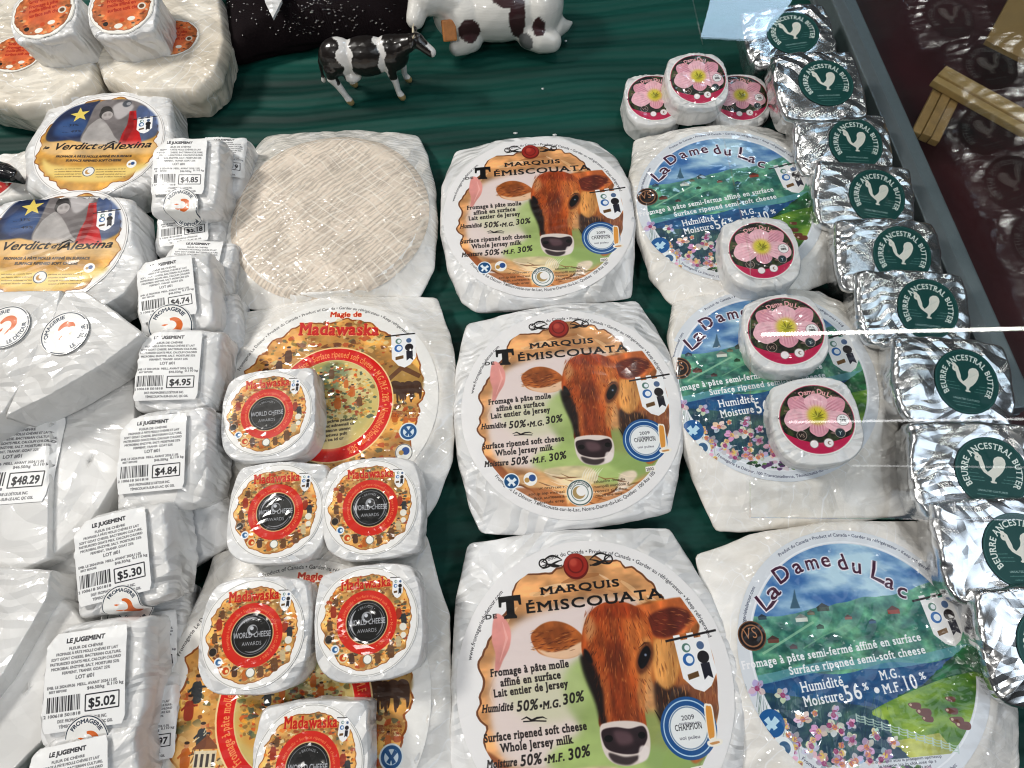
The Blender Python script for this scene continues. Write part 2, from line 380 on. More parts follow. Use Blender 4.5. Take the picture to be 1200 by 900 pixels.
    for k in range(620):     # short hairs following the face
        rg = random.Random(k+900); x = 436+rg.random()*196; y = 208+rg.random()*290; cx = 528
        if not (438+(y-215)*.15 < x < 634-(y-215)*.07): continue
        dx = (x-cx)*.10+rg.uniform(-2, 2); L = 8+rg.random()*14; dark = x < 470+(y-300)*.12 and y > 320
        A.line([(x, y), (x+dx*.4, y+L*.5), (x+dx, y+L)], .0035+.004*rg.random(), rg.choice([(.12,.07,.06), (.25,.12,.08), (.45,.2,.1)]) if dark else rg.choice([(.46,.17,.07), (.88,.58,.34), (.58,.24,.10), (.36,.13,.06), (.74,.42,.22)]), .6, taper=True)
    A.poly([(586,352),(602,314),(626,302),(638,328),(622,366),(596,382)], (.34,.16,.09), .7, 4, sm=True)
    A.poly([(592,350),(604,322),(620,312),(629,330),(616,358),(600,368)], (.06,.04,.05), 1, 1, sm=True); A.disc(614, 334, .010, (.55,.6,.68), blur=1); A.line([(596,316),(612,304),(630,304)], .012, (.30,.13,.07), .8, taper=True)
    A.poly([(436,318),(450,328),(460,350),(450,354),(436,338)], (.10,.06,.06), 1, 2, sm=True)
    # muzzle
    A.poly([(476,512),(500,500),(545,496),(590,500),(612,512),(620,545),(615,580),(590,600),(545,607),(505,596),(482,565)], (.88,.83,.80), 1, 1, sm=True)
    A.poly([(482,520),(520,512),(560,516),(600,510),(612,535),(600,560),(585,575),(545,578),(500,568),(484,548)], (.24,.17,.19), 1, 1, sm=True)
    A.poly([(515,522),(560,525),(570,550),(530,555)], (.55,.42,.44), .6, 5, sm=True)
    A.disc(500, 540, .030, (.03,.02,.03), ry=.022); A.disc(596, 532, .026, (.03,.02,.03), ry=.022)
    A.poly([(500,575),(545,585),(590,582),(560,604),(515,598)], (.18,.13,.14), .8, 2, sm=True)
    A.poly([(590,560),(615,562),(610,590),(585,596)], (.92,.88,.86), .9, 2, sm=True)
    r_ = np.hypot(A.u, A.v)+.02*(fbm(A.u*8, A.v*8, 3, 2)-.5); w_ = np.clip((r_-.885)*A.sx*.5, 0, 1)[..., None]; A.img[:] = A.img*(1-w_)+np.array([.93,.925,.92])*w_
    # ring type
    A.text("www.fromageriedudetour.com", 0, 0, .030, (.25, .25, .27), arc=(0, 0, .905, 150, False), raw=True)
    A.text("Produit du Canada • Product of Canada • Garder au réfrigérateur • Keep refrigerated", 0, 0, .030, (.25, .25, .27), arc=(0, 0, .905, 62, False), raw=True)
    A.text("Fromagerie Le Détour, Témiscouata-sur-le-Lac, Notre-Dame-du-Lac, Québec  100 Rte 185", 0, 0, .030, (.25, .25, .27), arc=(0, 0, .925, 268, True), raw=True)
    # wax seal and flourishes
    for sgn in (-1, 1):
        for k in range(4):
            t = np.linspace(0, 1, 14); X = 418+sgn*(40+t*62); Y = 100+4*k-6+np.sin(t*3.2+k*.8)*(14-k*3)*(1 if k % 2 else -1)
            A.line(np.stack([X, Y-sgn*t*6], -1), .014, (.12,.10,.10), taper=True)
        A.ring(418+sgn*96, 97-sgn*5, .035, .010, (.12,.10,.10))
    A.disc(418, 110, .097, (.45,.10,.08)); A.disc(417, 107, .088, (.63,.17,.13)); A.ring(417, 107, .062, .012, (.48,.10,.08))
    A.disc(410, 100, .03, (.74,.30,.24), blur=3)
    K = (.10,.09,.10)
    A.text("MARQUIS", 312, 182, .052, K, x2=548, y2=160, serif=True, bold=1)
    A.text("ÉMISCOUATA", 268, 228, .070, K, x2=672, y2=190, serif=True, bold=1)
    A.poly([(188,187),(253,181),(256,206),(249,206),(246,196),(234,196),(236,228),(243,235),(243,240),(205,242),(205,236),(213,231),(211,199),(198,201),(197,213),(190,213)], K, 1, 0)
    A.text("DE", 150, 243, .030, K, x2=186, y2=239, serif=True, bold=.5)
    K2 = (.15,.12,.12)
    for st, X, Y, X2, Y2, hh, sh in (("Fromage à pâte molle", 163,386,392,362,.050,0), ("affiné en surface", 192,410,368,390,.050,0), ("Lait entier de Jersey", 172,437,388,412,.050,0),
            ("Surface ripened soft cheese", 142,548,440,517,.052,0), ("Whole Jersey milk", 190,572,398,550,.052,0),
            ("Humidité", 136,475,228,468,.050,.25), ("50%", 236,472,300,466,.066,.2), ("•M.G.", 302,468,366,460,.048,.25), ("30%", 370,456,434,446,.066,.2),
            ("Moisture", 148,612,236,604,.050,.25), ("50%", 244,606,308,599,.066,.2), ("•M.F.", 312,600,374,592,.048,.25), ("30%", 382,592,448,580,.066,.2)):
        A.text(st, X, Y, hh, K2, x2=X2, y2=Y2, serif=True, bold=.8, shear=sh)
    A.line([(250,492),(265,486),(280,494),(295,488),(312,486),(325,491)], .014, K2, taper=True); A.line([(255,497),(290,495),(322,496)], .008, K2)
    # shield, champion rosette, recycling marks, maker's stamp
    x, y = A.m(762, 352); shield(A, x, y, .125, .20, tilt=.10)
    A.disc(732, 515, .198, (.15,.36,.60)); A.ring(732, 515, .178, .008, (.75,.85,.92)); A.disc(732, 515, .140, (.92,.93,.93)); A.ring(732, 515, .135, .008, (.5,.6,.7))
    A.text("2009", 712, 497, .03, (.3,.3,.33), x2=750, y2=493); A.text("CHAMPION", 693, 523, .038, (.1,.1,.12), x2=772, y2=516, serif=True)
    A.lines_of_type(705, 545, 765, 540, .022, (.35,.35,.4), 3); A.lines_of_type(705, 508, 765, 504, .018, (.35,.35,.4), 5)
    A.poly([(778,462),(790,456),(802,462),(808,500),(812,535),(806,548),(790,545),(784,520)], (.95,.93,.88), 1, 0, sm=True)
    A.poly([(783,468),(792,462),(800,470),(806,530),(798,540),(789,535)], (.86,.60,.28), 1, 0, sm=True)
    A.poly([(786,548),(812,542),(828,545),(825,556),(800,562),(786,558)], (.95,.93,.88), sm=True); A.poly([(792,553),(815,548),(820,552),(800,557)], (.80,.58,.35), sm=True)
    A.disc(246, 664, .072, (.93,.94,.95)); A.disc(246, 664, .062, (.12,.35,.55)); A.line([(232,652),(246,668),(262,655)], .03, (.9,.93,.95)); A.line([(236,680),(246,662),(258,680)], .025, (.9,.93,.95))
    A.disc(315, 656, .06, (.95,.94,.92)); A.disc(322, 652, .03, (.2,.35,.6)); A.disc(303, 660, .022, (.75,.6,.35))
    A.disc(495, 705, .115, (.94,.94,.93)); A.ring(495, 705, .110, .010, (.35,.45,.42)); A.ring(495, 705, .075, .006, (.35,.45,.42)); A.disc(492, 705, .055, (.72,.62,.42)); A.disc(500, 700, .042, (.95,.94,.93))
    A.text("FROMAGERIE", 0, 0, .022, (.15,.2,.2), arc=(495, 705, .082, 90, False))
    for k, (a, b, c, d) in enumerate(((545,672,660,660),(545,690,675,676),(550,706,668,694),(552,722,650,712),(345,694,440,688),(308,716,440,706),(328,732,440,722),(340,748,440,738))):
        A.lines_of_type(a, b, c, d, .024, (.25,.18,.12), 10+k)
    A.poly([(733,612),(770,606),(772,624),(735,630)], (.95,.93,.9)); A.text("200G", 738, 627, .026, (.2,.2,.2), x2=766, y2=622)
    return A

def busy(A, x0, y0, x1, y1, n, seed, pal, s=(.012, .045), a=.75, rmin=0, rmax=2, cx=0, cy=0, asp=.7):
    rg = random.Random(seed)
    for _ in range(n):
        x = x0+rg.random()*(x1-x0); y = y0+rg.random()*(y1-y0); r = math.hypot(x-cx, y-cy)
        if r < rmin or r > rmax: continue
        k = s[0]+rg.random()*(s[1]-s[0]); P = [(x+k*math.cos(t)*(.5+rg.random()), y+k*asp*math.sin(t)*(.5+rg.random())) for t in (0, 1.1, 2.2, 3.2, 4.2, 5.3)]
        A.poly(P, rg.choice(pal), a, 0, raw=True, sm=rg.random() < .6)

def people(A, spots, seed=1):
    rg = random.Random(seed)
    for (x, y, k) in spots:
        c = rg.choice([(.35,.22,.16), (.62,.20,.12), (.20,.24,.28), (.80,.74,.60), (.45,.30,.18), (.75,.4,.15)])
        A.poly([(x-k*.35, y-k), (x-k*.42, y+k*.2), (x-k*.15, y+k*.5), (x+k*.2, y+k*.5), (x+k*.4, y), (x+k*.4, y-k)], c, .9, 0, raw=True, sm=True)
        A.disc(x, y+k*.72, k*.24, (.80,.58,.42), raw=True); A.disc(x, y+k*.9, k*.24, (.25,.16,.10), ry=k*.12, raw=True)
        A.line([(x-k*.3, y+k*.1), (x-k*.7, y-k*.3)], k*.16, c, raw=True); A.line([(x+k*.3, y+k*.1), (x+k*.75, y+k*.1)], k*.16, c, raw=True)

def art_madawaska():
    A = Art(900, bg=(.94, .935, .92)); R = .1145; A.m = mapper(-.1981, .2489, HL, R, 240, 340, 3.0)
    A.text("Fromagerie Le Détour • Produit du Canada • Product of Canada • Garder au réfrigérateur • Keep refrigerated", 0, 0, .030, (.25,.25,.25), arc=(0, 0, .93, 100, False), raw=True)
    A.text("100 Transcanadienne, Témiscouata-sur-le-Lac, Québec • www.fromagerieledetour.com • 418", 0, 0, .030, (.25,.25,.25), arc=(0, 0, .955, 270, True), raw=True)
    A.ragged(.87, .07, (.58,.32,.12), 9, f=5, ry=.84); A.ragged(.855, .075, (.80,.60,.34), 9, f=5, ry=.825, tex=.4, tf=(5, 7))
    tan = [(.72,.50,.26), (.86,.70,.46), (.62,.38,.20), (.55,.50,.30), (.40,.42,.32), (.70,.30,.16), (.90,.82,.62), (.45,.26,.14), (.78,.56,.30)]
    busy(A, -.85, -.8, .85, .8, 1300, 3, tan, (.006, .036), .75, .50, .82)
    A.poly([(-.80,-.2),(-.6,-.12),(-.5,-.5),(-.62,-.62),(-.78,-.5)], (.90,.74,.50), .7, 8, raw=True, sm=True)
    # hills, roofs, horses, folk round the ring
    A.poly([(.5,-.05),(.83,.02),(.84,.2),(.7,.33),(.52,.22)], (.70,.56,.32), .9, 4, raw=True, sm=True, tex=.3)
    A.poly([(.52,.17),(.66,.30),(.84,.19),(.82,.15),(.66,.24),(.54,.13)], (.42,.26,.15), .9, 0, raw=True)
    for dx, k in ((.60, .075), (.72, .06), (.66, .05), (.79, .06)):
        A.poly([(dx-k, .07), (dx-k*.2, .08+k*.8), (dx+k*.8, .10), (dx+k*.9, -.02), (dx+k*.6, -.06), (dx+k*.4, .0), (dx-k*.5, .0), (dx-k*.6, -.08), (dx-k*.9, -.06)], (.30,.19,.13), .95, 0, raw=True, sm=True)
    people(A, [(-.42,.48,.08),(-.62,.30,.09),(-.50,.38,.07),(-.70,.12,.09),(-.74,.0,.08),(.60,-.20,.06),(.70,-.25,.05),(-.62,-.18,.08),(.2,-.72,.10),(.32,-.68,.10),(.42,-.66,.08),(-.1,-.74,.09),(.08,-.75,.08),(-.3,-.70,.09),(-.72,-.3,.08)], 2)
    for k in range(40):
        rg = random.Random(k+70); x = -.72+rg.random()*.3; y = -.55+rg.random()*.4
        A.line([(x, y), (x+.05*rg.random(), y+.05*rg.random()+.01)], .008, rg.choice([(.35,.25,.18), (.93,.88,.75)]), .8, raw=True)
    A.poly([(-.66,-.28),(-.50,-.28),(-.50,-.40),(-.66,-.40)], (.88,.84,.74), .9, 0, raw=True)
    for k in range(4): A.poly([(-.65+.04*k,-.30),(-.63+.04*k,-.30),(-.63+.04*k,-.38),(-.65+.04*k,-.38)], (.25,.22,.22), .9, 0, raw=True)
    A.poly([(-.68,-.27),(-.58,-.18),(-.48,-.27)], (.50,.30,.2), .9, 0, raw=True)
    # red ring and its type
    cx, cy = A.m(448, 398)
    A.ring(cx, cy, .565, .135, (.93,.82,.62), raw=True); A.ring(cx, cy, .552, .118, (.78,.08,.05), raw=True)
    A.text("• Fromage à pâte molle affiné en surface • Surface ripened soft cheese • M.G./M.F. 28% • Humidité/Moisture 50%", 0, 0, .062, (.93,.66,.42), arc=(cx, cy, .462, 78, False), raw=True, cond=.52, bold=.6, serif=True)
    A.disc(cx, cy, .432, (.86,.80,.58), raw=True); A.disc(cx, cy, .425, (.82,.74,.48), raw=True)
    for (x, y, r, c) in ((-.15,.2,.2,(.66,.66,.40)), (.15,.15,.22,(.86,.80,.60)), (-.2,-.05,.2,(.82,.62,.32)), (.15,-.1,.2,(.74,.70,.46)), (0,.28,.14,(.48,.54,.40)), (.0,-.25,.2,(.86,.80,.62))):
        A.disc(cx+x, cy+y, r, c, raw=True, a=.8, blur=9)
    busy(A, cx-.42, cy-.16, cx+.42, cy+.42, 620, 8, [(.75,.62,.35), (.92,.86,.66), (.55,.45,.25), (.80,.35,.12), (.30,.38,.34), (.60,.24,.12), (.45,.50,.34), (.95,.70,.30)], (.006, .026), .75, 0, .40, cx, cy)
    people(A, [(cx-.02,cy+.31,.06),(cx-.12,cy+.26,.06),(cx+.05,cy+.02,.07),(cx-.2,cy+.10,.06),(cx+.18,cy+.12,.06),(cx+.12,cy+.20,.05),(cx-.1,cy+.14,.05),(cx+.25,cy+.02,.06),(cx-.28,cy+.16,.05),(cx-.22,cy-.02,.05)], 5)
    for k in range(5): A.lines_of_type(cx-.26, cy-.20-.045*k+.02*0, cx+.24-.03*k, cy-.17-.045*k, .026, (.12,.09,.08), 40+k, bold=.5, raw=True)
    # title
    A.text("Magie de", 440, 103, .055, (.72,.12,.07), x2=548, y2=101, bold=1, outline=1, ocol=(.93,.75,.5))
    A.text("Madawaska", 333, 165, .125, (.66,.06,.05), x2=610, y2=165, bold=2, serif=True, outline=2, ocol=(.95,.70,.45), vary=.10)
    A.text("Madawaska", 331, 163, .125, (.78,.14,.10), x2=608, y2=163, bold=1, serif=True, vary=.10, a=.8)
    # stamps
    x, y = A.m(692, 215); shield(A, x, y, .115, .185, tilt=.05)
    A.disc(708, 494, .085, (.90,.93,.94)); A.disc(708, 494, .073, (.16,.36,.55)); A.disc(708, 494, .05, (.85,.90,.93)); A.line([(695,480),(708,496),(720,480)], .03, (.16,.36,.55)); A.line([(700,508),(708,494),(716,508)], .03, (.16,.36,.55))
    A.disc(692, 565, .080, (.95,.95,.93)); A.disc(698, 560, .035, (.2,.35,.6)); A.disc(683, 566, .022, (.75,.6,.35)); A.ring(692, 565, .078, .008, (.5,.5,.5))
    A.disc(-.44, -.60, .105, (.86,.82,.72), raw=True); A.disc(-.44, -.60, .093, (.22,.17,.14), raw=True)
    A.ring(-.44, -.60, .078, .010, (.62,.5,.42), raw=True); A.text("VS", -.44, -.63, .06, (.70,.55,.46), raw=True, align='c', serif=True)
    for k in range(3): A.lines_of_type(650, 428+8*k, 735, 428+8*k, .020, (.5,.2,.1), 77+k)
    return A

def art_small_mada(seed=1, foil=.35):
    A = Art(360, bg=(.95, .945, .93))
    A.ring(0, 0, .985, .015, (.62,.62,.60), raw=True, a=.6)
    A.ragged(.875, .05, (.62,.36,.15), 9, f=5); A.ragged(.86, .055, (.84,.64,.38), 9, f=5, tex=.4, tf=(5, 5))
    tan = [(.72,.48,.24), (.90,.76,.52), (.62,.34,.18), (.50,.48,.32), (.70,.26,.12), (.93,.86,.68), (.45,.24,.14), (.88,.50,.2), (.35,.40,.36)]
    busy(A, -.85, -.85, .85, .85, 750, 4+seed, tan, (.012, .05), .8, .45, .84)
    people(A, [(-.65,.25,.13),(-.72,.0,.12),(-.6,.42,.1),(.63,.1,.13),(.72,.0,.12),(.45,-.55,.15),(.6,-.4,.12),(-.1,-.7,.12),(.2,-.66,.12),(-.3,-.62,.12),(-.68,-.2,.1)], 3)
    A.ring(0, -.03, .585, .19, (.80,.16,.09), raw=True)
    A.text("Fromage à pâte molle • Surface ripened soft cheese • M.G./M.F. 28% •", 0, -.03, .055, (.92,.60,.40), arc=(0, -.03, .455, 70, False), raw=True, cond=1.0)
    A.ring(0, -.03, .415, .02, (.85,.70,.50), raw=True)
    A.disc(0, -.03, .395, (.05,.045,.05), raw=True)
    rg = random.Random(seed)
    S = (.82,.83,.85)
    A.ring(0, -.03, .355, .012, (.55,.56,.58), raw=True)
    A.text("WORLD CHEESE", 0, -.075, .10, S, raw=True, align='c', cond=.68, bold=.6)
    A.text("AWARDS", 0, -.22, .07, S, raw=True, align='c', cond=.9)
    A.text("• BRONZE •", 0, 0, .045, S, arc=(0, -.03, .26, 90, False), raw=True)
    if foil > .3:  # pale glare arcs on the seal are painted into the print
        t = np.linspace(.3+seed, 2.0+seed, 14); A.line(np.stack([.31*np.cos(t), -.03+.31*np.sin(t)], -1), .045, (.88,.88,.9), .8, raw=True, taper=True)
        A.disc(.0, .06, .10, S, raw=True, a=.8); A.disc(.02, .06, .07, (.1,.1,.1), raw=True, a=.8); A.disc(-.01, .09, .035, S, raw=True)
        t = t+3.0; A.line(np.stack([.31*np.cos(t), -.03+.31*np.sin(t)], -1), .03, (.8,.8,.82), .7, raw=True, taper=True)
    A.text("Madawaska", 0, .60, .19, (.74,.08,.05), raw=True, align='c', cond=.72, bold=1, serif=True, vary=.1, outline=1, ocol=(.93,.62,.30))
    shield(A, .62, .56, .105, .21, tilt=-.08)
    A.disc(-.74, -.28, .085, (.20,.16,.13), raw=True); A.ring(-.74, -.28, .085, .015, (.7,.6,.5), raw=True)
    A.disc(-.62, -.47, .085, (.93,.94,.95), raw=True); A.disc(-.62, -.47, .055, (.2,.42,.62), raw=True); A.disc(-.60, -.47, .03, (.9,.93,.95), raw=True)
    A.disc(-.47, -.63, .095, (.90,.80,.62), raw=True); A.disc(-.47, -.63, .065, (.78,.30,.10), raw=True); A.disc(-.45, -.64, .03, (.95,.85,.6), raw=True)
    A.disc(.0, -.70, .09, (.95,.95,.92), raw=True); A.ring(0, -.70, .09, .015, (.5,.5,.45), raw=True)
    A.disc(.70, -.18, .07, (.92,.90,.85), raw=True); A.disc(.70, -.33, .055, (.92,.90,.85), raw=True)
    return A

def art_dame():
    A = Art(1000, bg=(.86, .88, .90)); R = .1125; A.m = mapper(.3085, -.0345, HL, R, 850, 620, 3.215)
    A.text("www.fromagerieledetour.com", 0, 0, .028, (.15,.18,.28), arc=(0, 0, .945, 158, False), raw=True)
    A.text("Produit du Canada • Product of Canada • Garder au réfrigérateur • Keep refrigerated • 418", 0, 0, .028, (.15,.18,.28), arc=(0, 0, .945, 77, False), raw=True)
    A.text("Fromagerie Le Détour, 100 Transcanadienne, Témiscouata-sur-le-Lac, Québec", 0, 0, .028, (.2,.2,.3), arc=(0, 0, .965, 265, True), raw=True)
    # painted lakeside inside the disc
    u, v = A.u, A.v; r = np.hypot(u, v)
    n1 = fbm(u*3+v, v*7, 3, 5); n2 = fbm(u*9, v*14, 8, 4); n3 = fbm(u*20, v*22, 5, 3)
    img = np.zeros_like(A.img)
    sky1 = np.array([.22,.42,.66]); sky2 = np.array([.74,.86,.92]); t = np.clip((n1-.32)*2.6+(.55-v)*.35, 0, 1)[..., None]; img[:] = sky1*(1-t)+sky2*t
    vv = v-.06*u
    hz = .40+.10*np.clip(u, -1, 1)+.05*(fbm(u*3, v*0, 2, 3)-.5)*2+.06*np.exp(-((u+.85)/.18)**2)
    g = np.clip((n2-.3)*2.2, 0, 1)[..., None]; hill = np.array([.13,.36,.33])*(1-g)+np.array([.42,.66,.52])*g
    hill = hill*(.8+.5*n3[..., None]); k = (vv < hz)[..., None]; img = np.where(k, hill, img)
    fade = np.exp(-np.clip(hz-vv, 0, 1)/.06)[..., None]*k*.45; img = img*(1-fade)+np.array([.55,.75,.70])*fade
    lk = (vv < -.10+.02*np.sin(u*9))[..., None]; lake = np.array([.08,.26,.46])*(1-g*.6)+np.array([.20,.48,.66])*g*.6; img = np.where(lk, lake, img)
    shore = (np.abs(vv+.07+.02*np.sin(u*5)) < .035)[..., None]; img = np.where(shore, img*.35+np.array([.42,.66,.72])*.65, img)
    # field
    fb = -.42+.30*np.clip(u+.05, 0, 1)**.8-.10*np.clip(u-.6, 0, 1)
    fld = ((v < fb) & (u > -.1))[..., None]; gf = np.clip((fbm(u*4, v*12, 13, 4)-.25)*2, 0, 1)[..., None]
    img = np.where(fld, np.array([.20,.40,.10])*(1-gf)+np.array([.62,.74,.28])*gf, img)
    bush = ((v < fb+.20*np.clip((u-.45)*2.2, 0, 1)+.03*n3) & (v >= fb) & (u > .2))[..., None]; img = np.where(bush, np.array([.06,.24,.14])+.25*g*np.array([.5,1,.6]), img)
    yl = ((v < -.62+.10*(u-.1)) & (u+.4*(v+.6) > .06) & (u < .55-.6*(v+.75)))[..., None]; img = np.where(yl, np.array([.70,.72,.38])*(.8+.4*gf), img)
    # meadow behind the flowers
    fl = ((v < -.22-.30*(u+.9)*.6) & (u+.4*(v+.6)+.3*(n2-.5) < .08))[..., None]; img = np.where(fl, np.array([.10,.24,.34])*(1-g)+np.array([.30,.45,.42])*g, img)
    m = np.clip((.885-r)*A.sx, 0, 1)[..., None]; bot = np.clip((v+.745-.03*u)*A.sy, 0, 1)[..., None]
    A.img[:] = A.img*(1-m*bot)+np.clip(img, 0, 1)*m*bot
    A.ring(0, 0, .905, .012, (.93,.94,.96), raw=True)
    # village
    for (x, y, k, c) in ((640,310,.05,(.62,.22,.14)), (295,340,.05,(.90,.90,.86)), (190,420,.045,(.45,.22,.18)), (375,300,.05,(.25,.28,.24)), (470,335,.03,(.60,.35,.3)), (148,335,.035,(.2,.28,.34)), (365,370,.03,(.15,.3,.2)), (265,445,.03,(.35,.2,.2)), (560,350,.03,(.2,.35,.5)), (330,318,.03,(.5,.45,.35))):
        X, Y = A.m(x, y); A.poly([(X-k, Y-k*.4), (X-k, Y+k*.2), (X+k, Y+k*.25), (X+k, Y-k*.4)], c, .9, 0, raw=True); A.poly([(X-k*1.15, Y+k*.2), (X, Y+k*.9), (X+k*1.15, Y+k*.25)], (c[0]*.6, c[1]*.6, c[2]*.6), .9, 0, raw=True)
    A.poly([(252,300),(262,262),(268,225),(276,262),(290,298)], (.22,.36,.44), .9, 1)
    A.line([(150,470),(230,420),(300,375),(340,350)], .018, (.62,.80,.66), .7); A.line([(300,450),(380,400),(470,360)], .01, (.5,.72,.55), .5)
    # cows and fence in the field
    for (x, y, k) in ((720,665,.05), (755,690,.06), (860,685,.05), (880,720,.055), (770,715,.045), (905,740,.06), (855,640,.04)):
        X, Y = A.m(x, y); A.poly([(X-k, Y+k*.3), (X-k*.4, Y+k*.5), (X+k*.8, Y+k*.4), (X+k, Y-k*.1), (X+k*.6, Y-k*.5), (X-k*.5, Y-k*.3)], (.42,.20,.14), .95, 0, raw=True, sm=True); A.disc(X-k*.6, Y+k*.2, k*.2, (.8,.7,.6), raw=True)
    for k in range(13):
        x = 500+k*32; y = 705+k*10
        A.line([(x, y-12), (x+3, y+20)], .012, (.75,.82,.80), .9)
        if k < 12:
            for q in (-8, 2, 12): A.line([(x, y+q), (x+16, y+q+8), (x+34, y+q+9)], .008, (.70,.80,.74), .9)
    # irises and daylilies
    rg = random.Random(5)
    for k in range(300):
        x = 60+rg.random()*560; y = 640+rg.random()*240; A.line([(x, y), (x+rg.uniform(-14, 14), y-30-rg.random()*50)], .010, rg.choice([(.10,.26,.18), (.30,.45,.38), (.55,.66,.60), (.12,.2,.3)]), .8, taper=True)
    for (x, y, k) in [(130,600,34),(90,690,38),(225,625,30),(300,715,34),(360,760,34),(420,745,36),(270,790,30),(330,830,34),(160,800,34),(110,760,30),(540,820,36),(610,850,30),(420,690,28),(480,790,28),(440,860,34),(380,880,30),(250,870,34),(500,870,30),(570,770,24),(200,700,22),(640,800,26),(60,620,24)]+[(rg.uniform(60, 640), rg.uniform(690, 900), rg.uniform(12, 22)) for _ in range(46)]:
        c = rg.choice([(.90,.84,.84), (.84,.78,.86), (.93,.90,.86), (.90,.76,.72), (.72,.66,.74)])
        for j in range(5):
            an = j*1.257+rg.random(); A.poly([(x, y), (x+k*.7*math.cos(an-.55), y+k*.7*math.sin(an-.55)), (x+k*1.05*math.cos(an), y+k*1.05*math.sin(an)), (x+k*.7*math.cos(an+.55), y+k*.7*math.sin(an+.55))], tuple(min(1, q*rg.uniform(.8, 1.06)) for q in c), .95, 0, sm=True)
        A.disc(x, y, .020, rg.choice([(.85,.55,.35), (.62,.25,.45), (.88,.75,.4)]))
        for j in range(4): an = rg.random()*6.3; A.line([(x, y), (x+k*.7*math.cos(an), y+k*.7*math.sin(an))], .006, (.66,.40,.52), .8)
    # bottom strip of flowers under the small print
    busy(A, -.42, -.88, .5, -.80, 120, 12, [(.16,.36,.18), (.80,.66,.75), (.35,.18,.40), (.40,.55,.30), (.85,.80,.82), (.1,.2,.15)], (.012, .03), .9, 0, .885)
    for k in range(4): A.lines_of_type(-.42+.0*k, -.785-.0, -.42+.01, -.785, .02, (.2,.2,.25), 7, raw=True) if False else None
    for k in range(3): A.lines_of_type(-.10+.02*k, -.765+.0-.03*k+.0, .42-.05*k, -.750-.03*k, .020, (.2,.2,.25), 30+k, raw=True)
    A.poly([(-.05,-.86),(.05,-.86),(.05,-.83),(-.05,-.83)], (.93,.93,.93), raw=True)
    # title
    T = dict(vary=.16, bold=1, outline=4, ocol=(.93,.92,.95)); C_ = (.27,.08,.20)
    for ch, X, Y, X2, Y2, h_ in (("L",150,310,190,278,.145), ("a",186,272,222,240,.10+.045), ("D",212,212,262,178,.15), ("a",275,172,305,158,.14), ("m",315,157,365,148,.14), ("e",373,145,408,140,.14),
            ("d",438,158,474,150,.15), ("u",482,164,522,170,.145), ("L",556,184,600,204,.15), ("a",604,216,638,230,.14), ("c",650,250,690,264,.14)):
        x, y = A.m(X, Y)
        if ch == 'L': # hand-drawn capital
            a_ = 60 if X > 400 else 62; 
            pts = [(567,120),(566,150),(560,182),(590,196),(612,208)] if X > 400 else [(122,255),(142,280),(163,306),(180,290),(200,262)]
            A.line(pts, .052, (.93,.92,.95)); A.line(pts, .026, C_)
        else: A.text(ch, X, Y, h_*.86, C_, x2=X2, y2=Y2, **T)
    W_ = (.96,.96,.97)
    for st, X, Y, X2, Y2, hh in (("Fromage à pâte semi-ferme affiné en surface", 76,528,748,418,.060), ("Surface ripened semi-soft cheese", 252,548,765,466,.058),
            ("Humidité", 296,614,458,588,.074), ("Moisture", 308,668,458,642,.074), ("56", 466,650,532,634,.115), ("%", 528,606,550,602,.05), ("M.G.", 593,568,668,556,.068), ("M.F.", 605,620,678,606,.068), ("10", 684,608,740,596,.105), ("%", 742,566,766,562,.05)):
        A.text(st, X, Y, hh, W_, x2=X2, y2=Y2, serif=True, bold=1)
    A.disc(577, 606, .022, W_)
    # marks
    A.disc(110, 402, .115, (.45,.30,.20)); A.disc(110, 402, .106, (.10,.07,.07)); A.ring(110, 402, .088, .012, (.60,.42,.30)); A.text("VS", 84, 416, .085, (.70,.50,.36), x2=136, y2=408, serif=True)
    x, y = A.m(832, 350); shield(A, x, y+.02, .13, .21, tilt=.13)
    A.disc(185, 730, .10, (.10,.36,.60)); A.line([(165,712),(185,738),(205,712)], .05, (.75,.88,.95)); A.line([(170,752),(185,730),(200,752)], .04, (.75,.88,.95))
    A.disc(228, 826, .085, (.92,.94,.95)); A.disc(234, 822, .045, (.25,.40,.55)); A.disc(222, 830, .03, (.92,.94,.95))
    return A

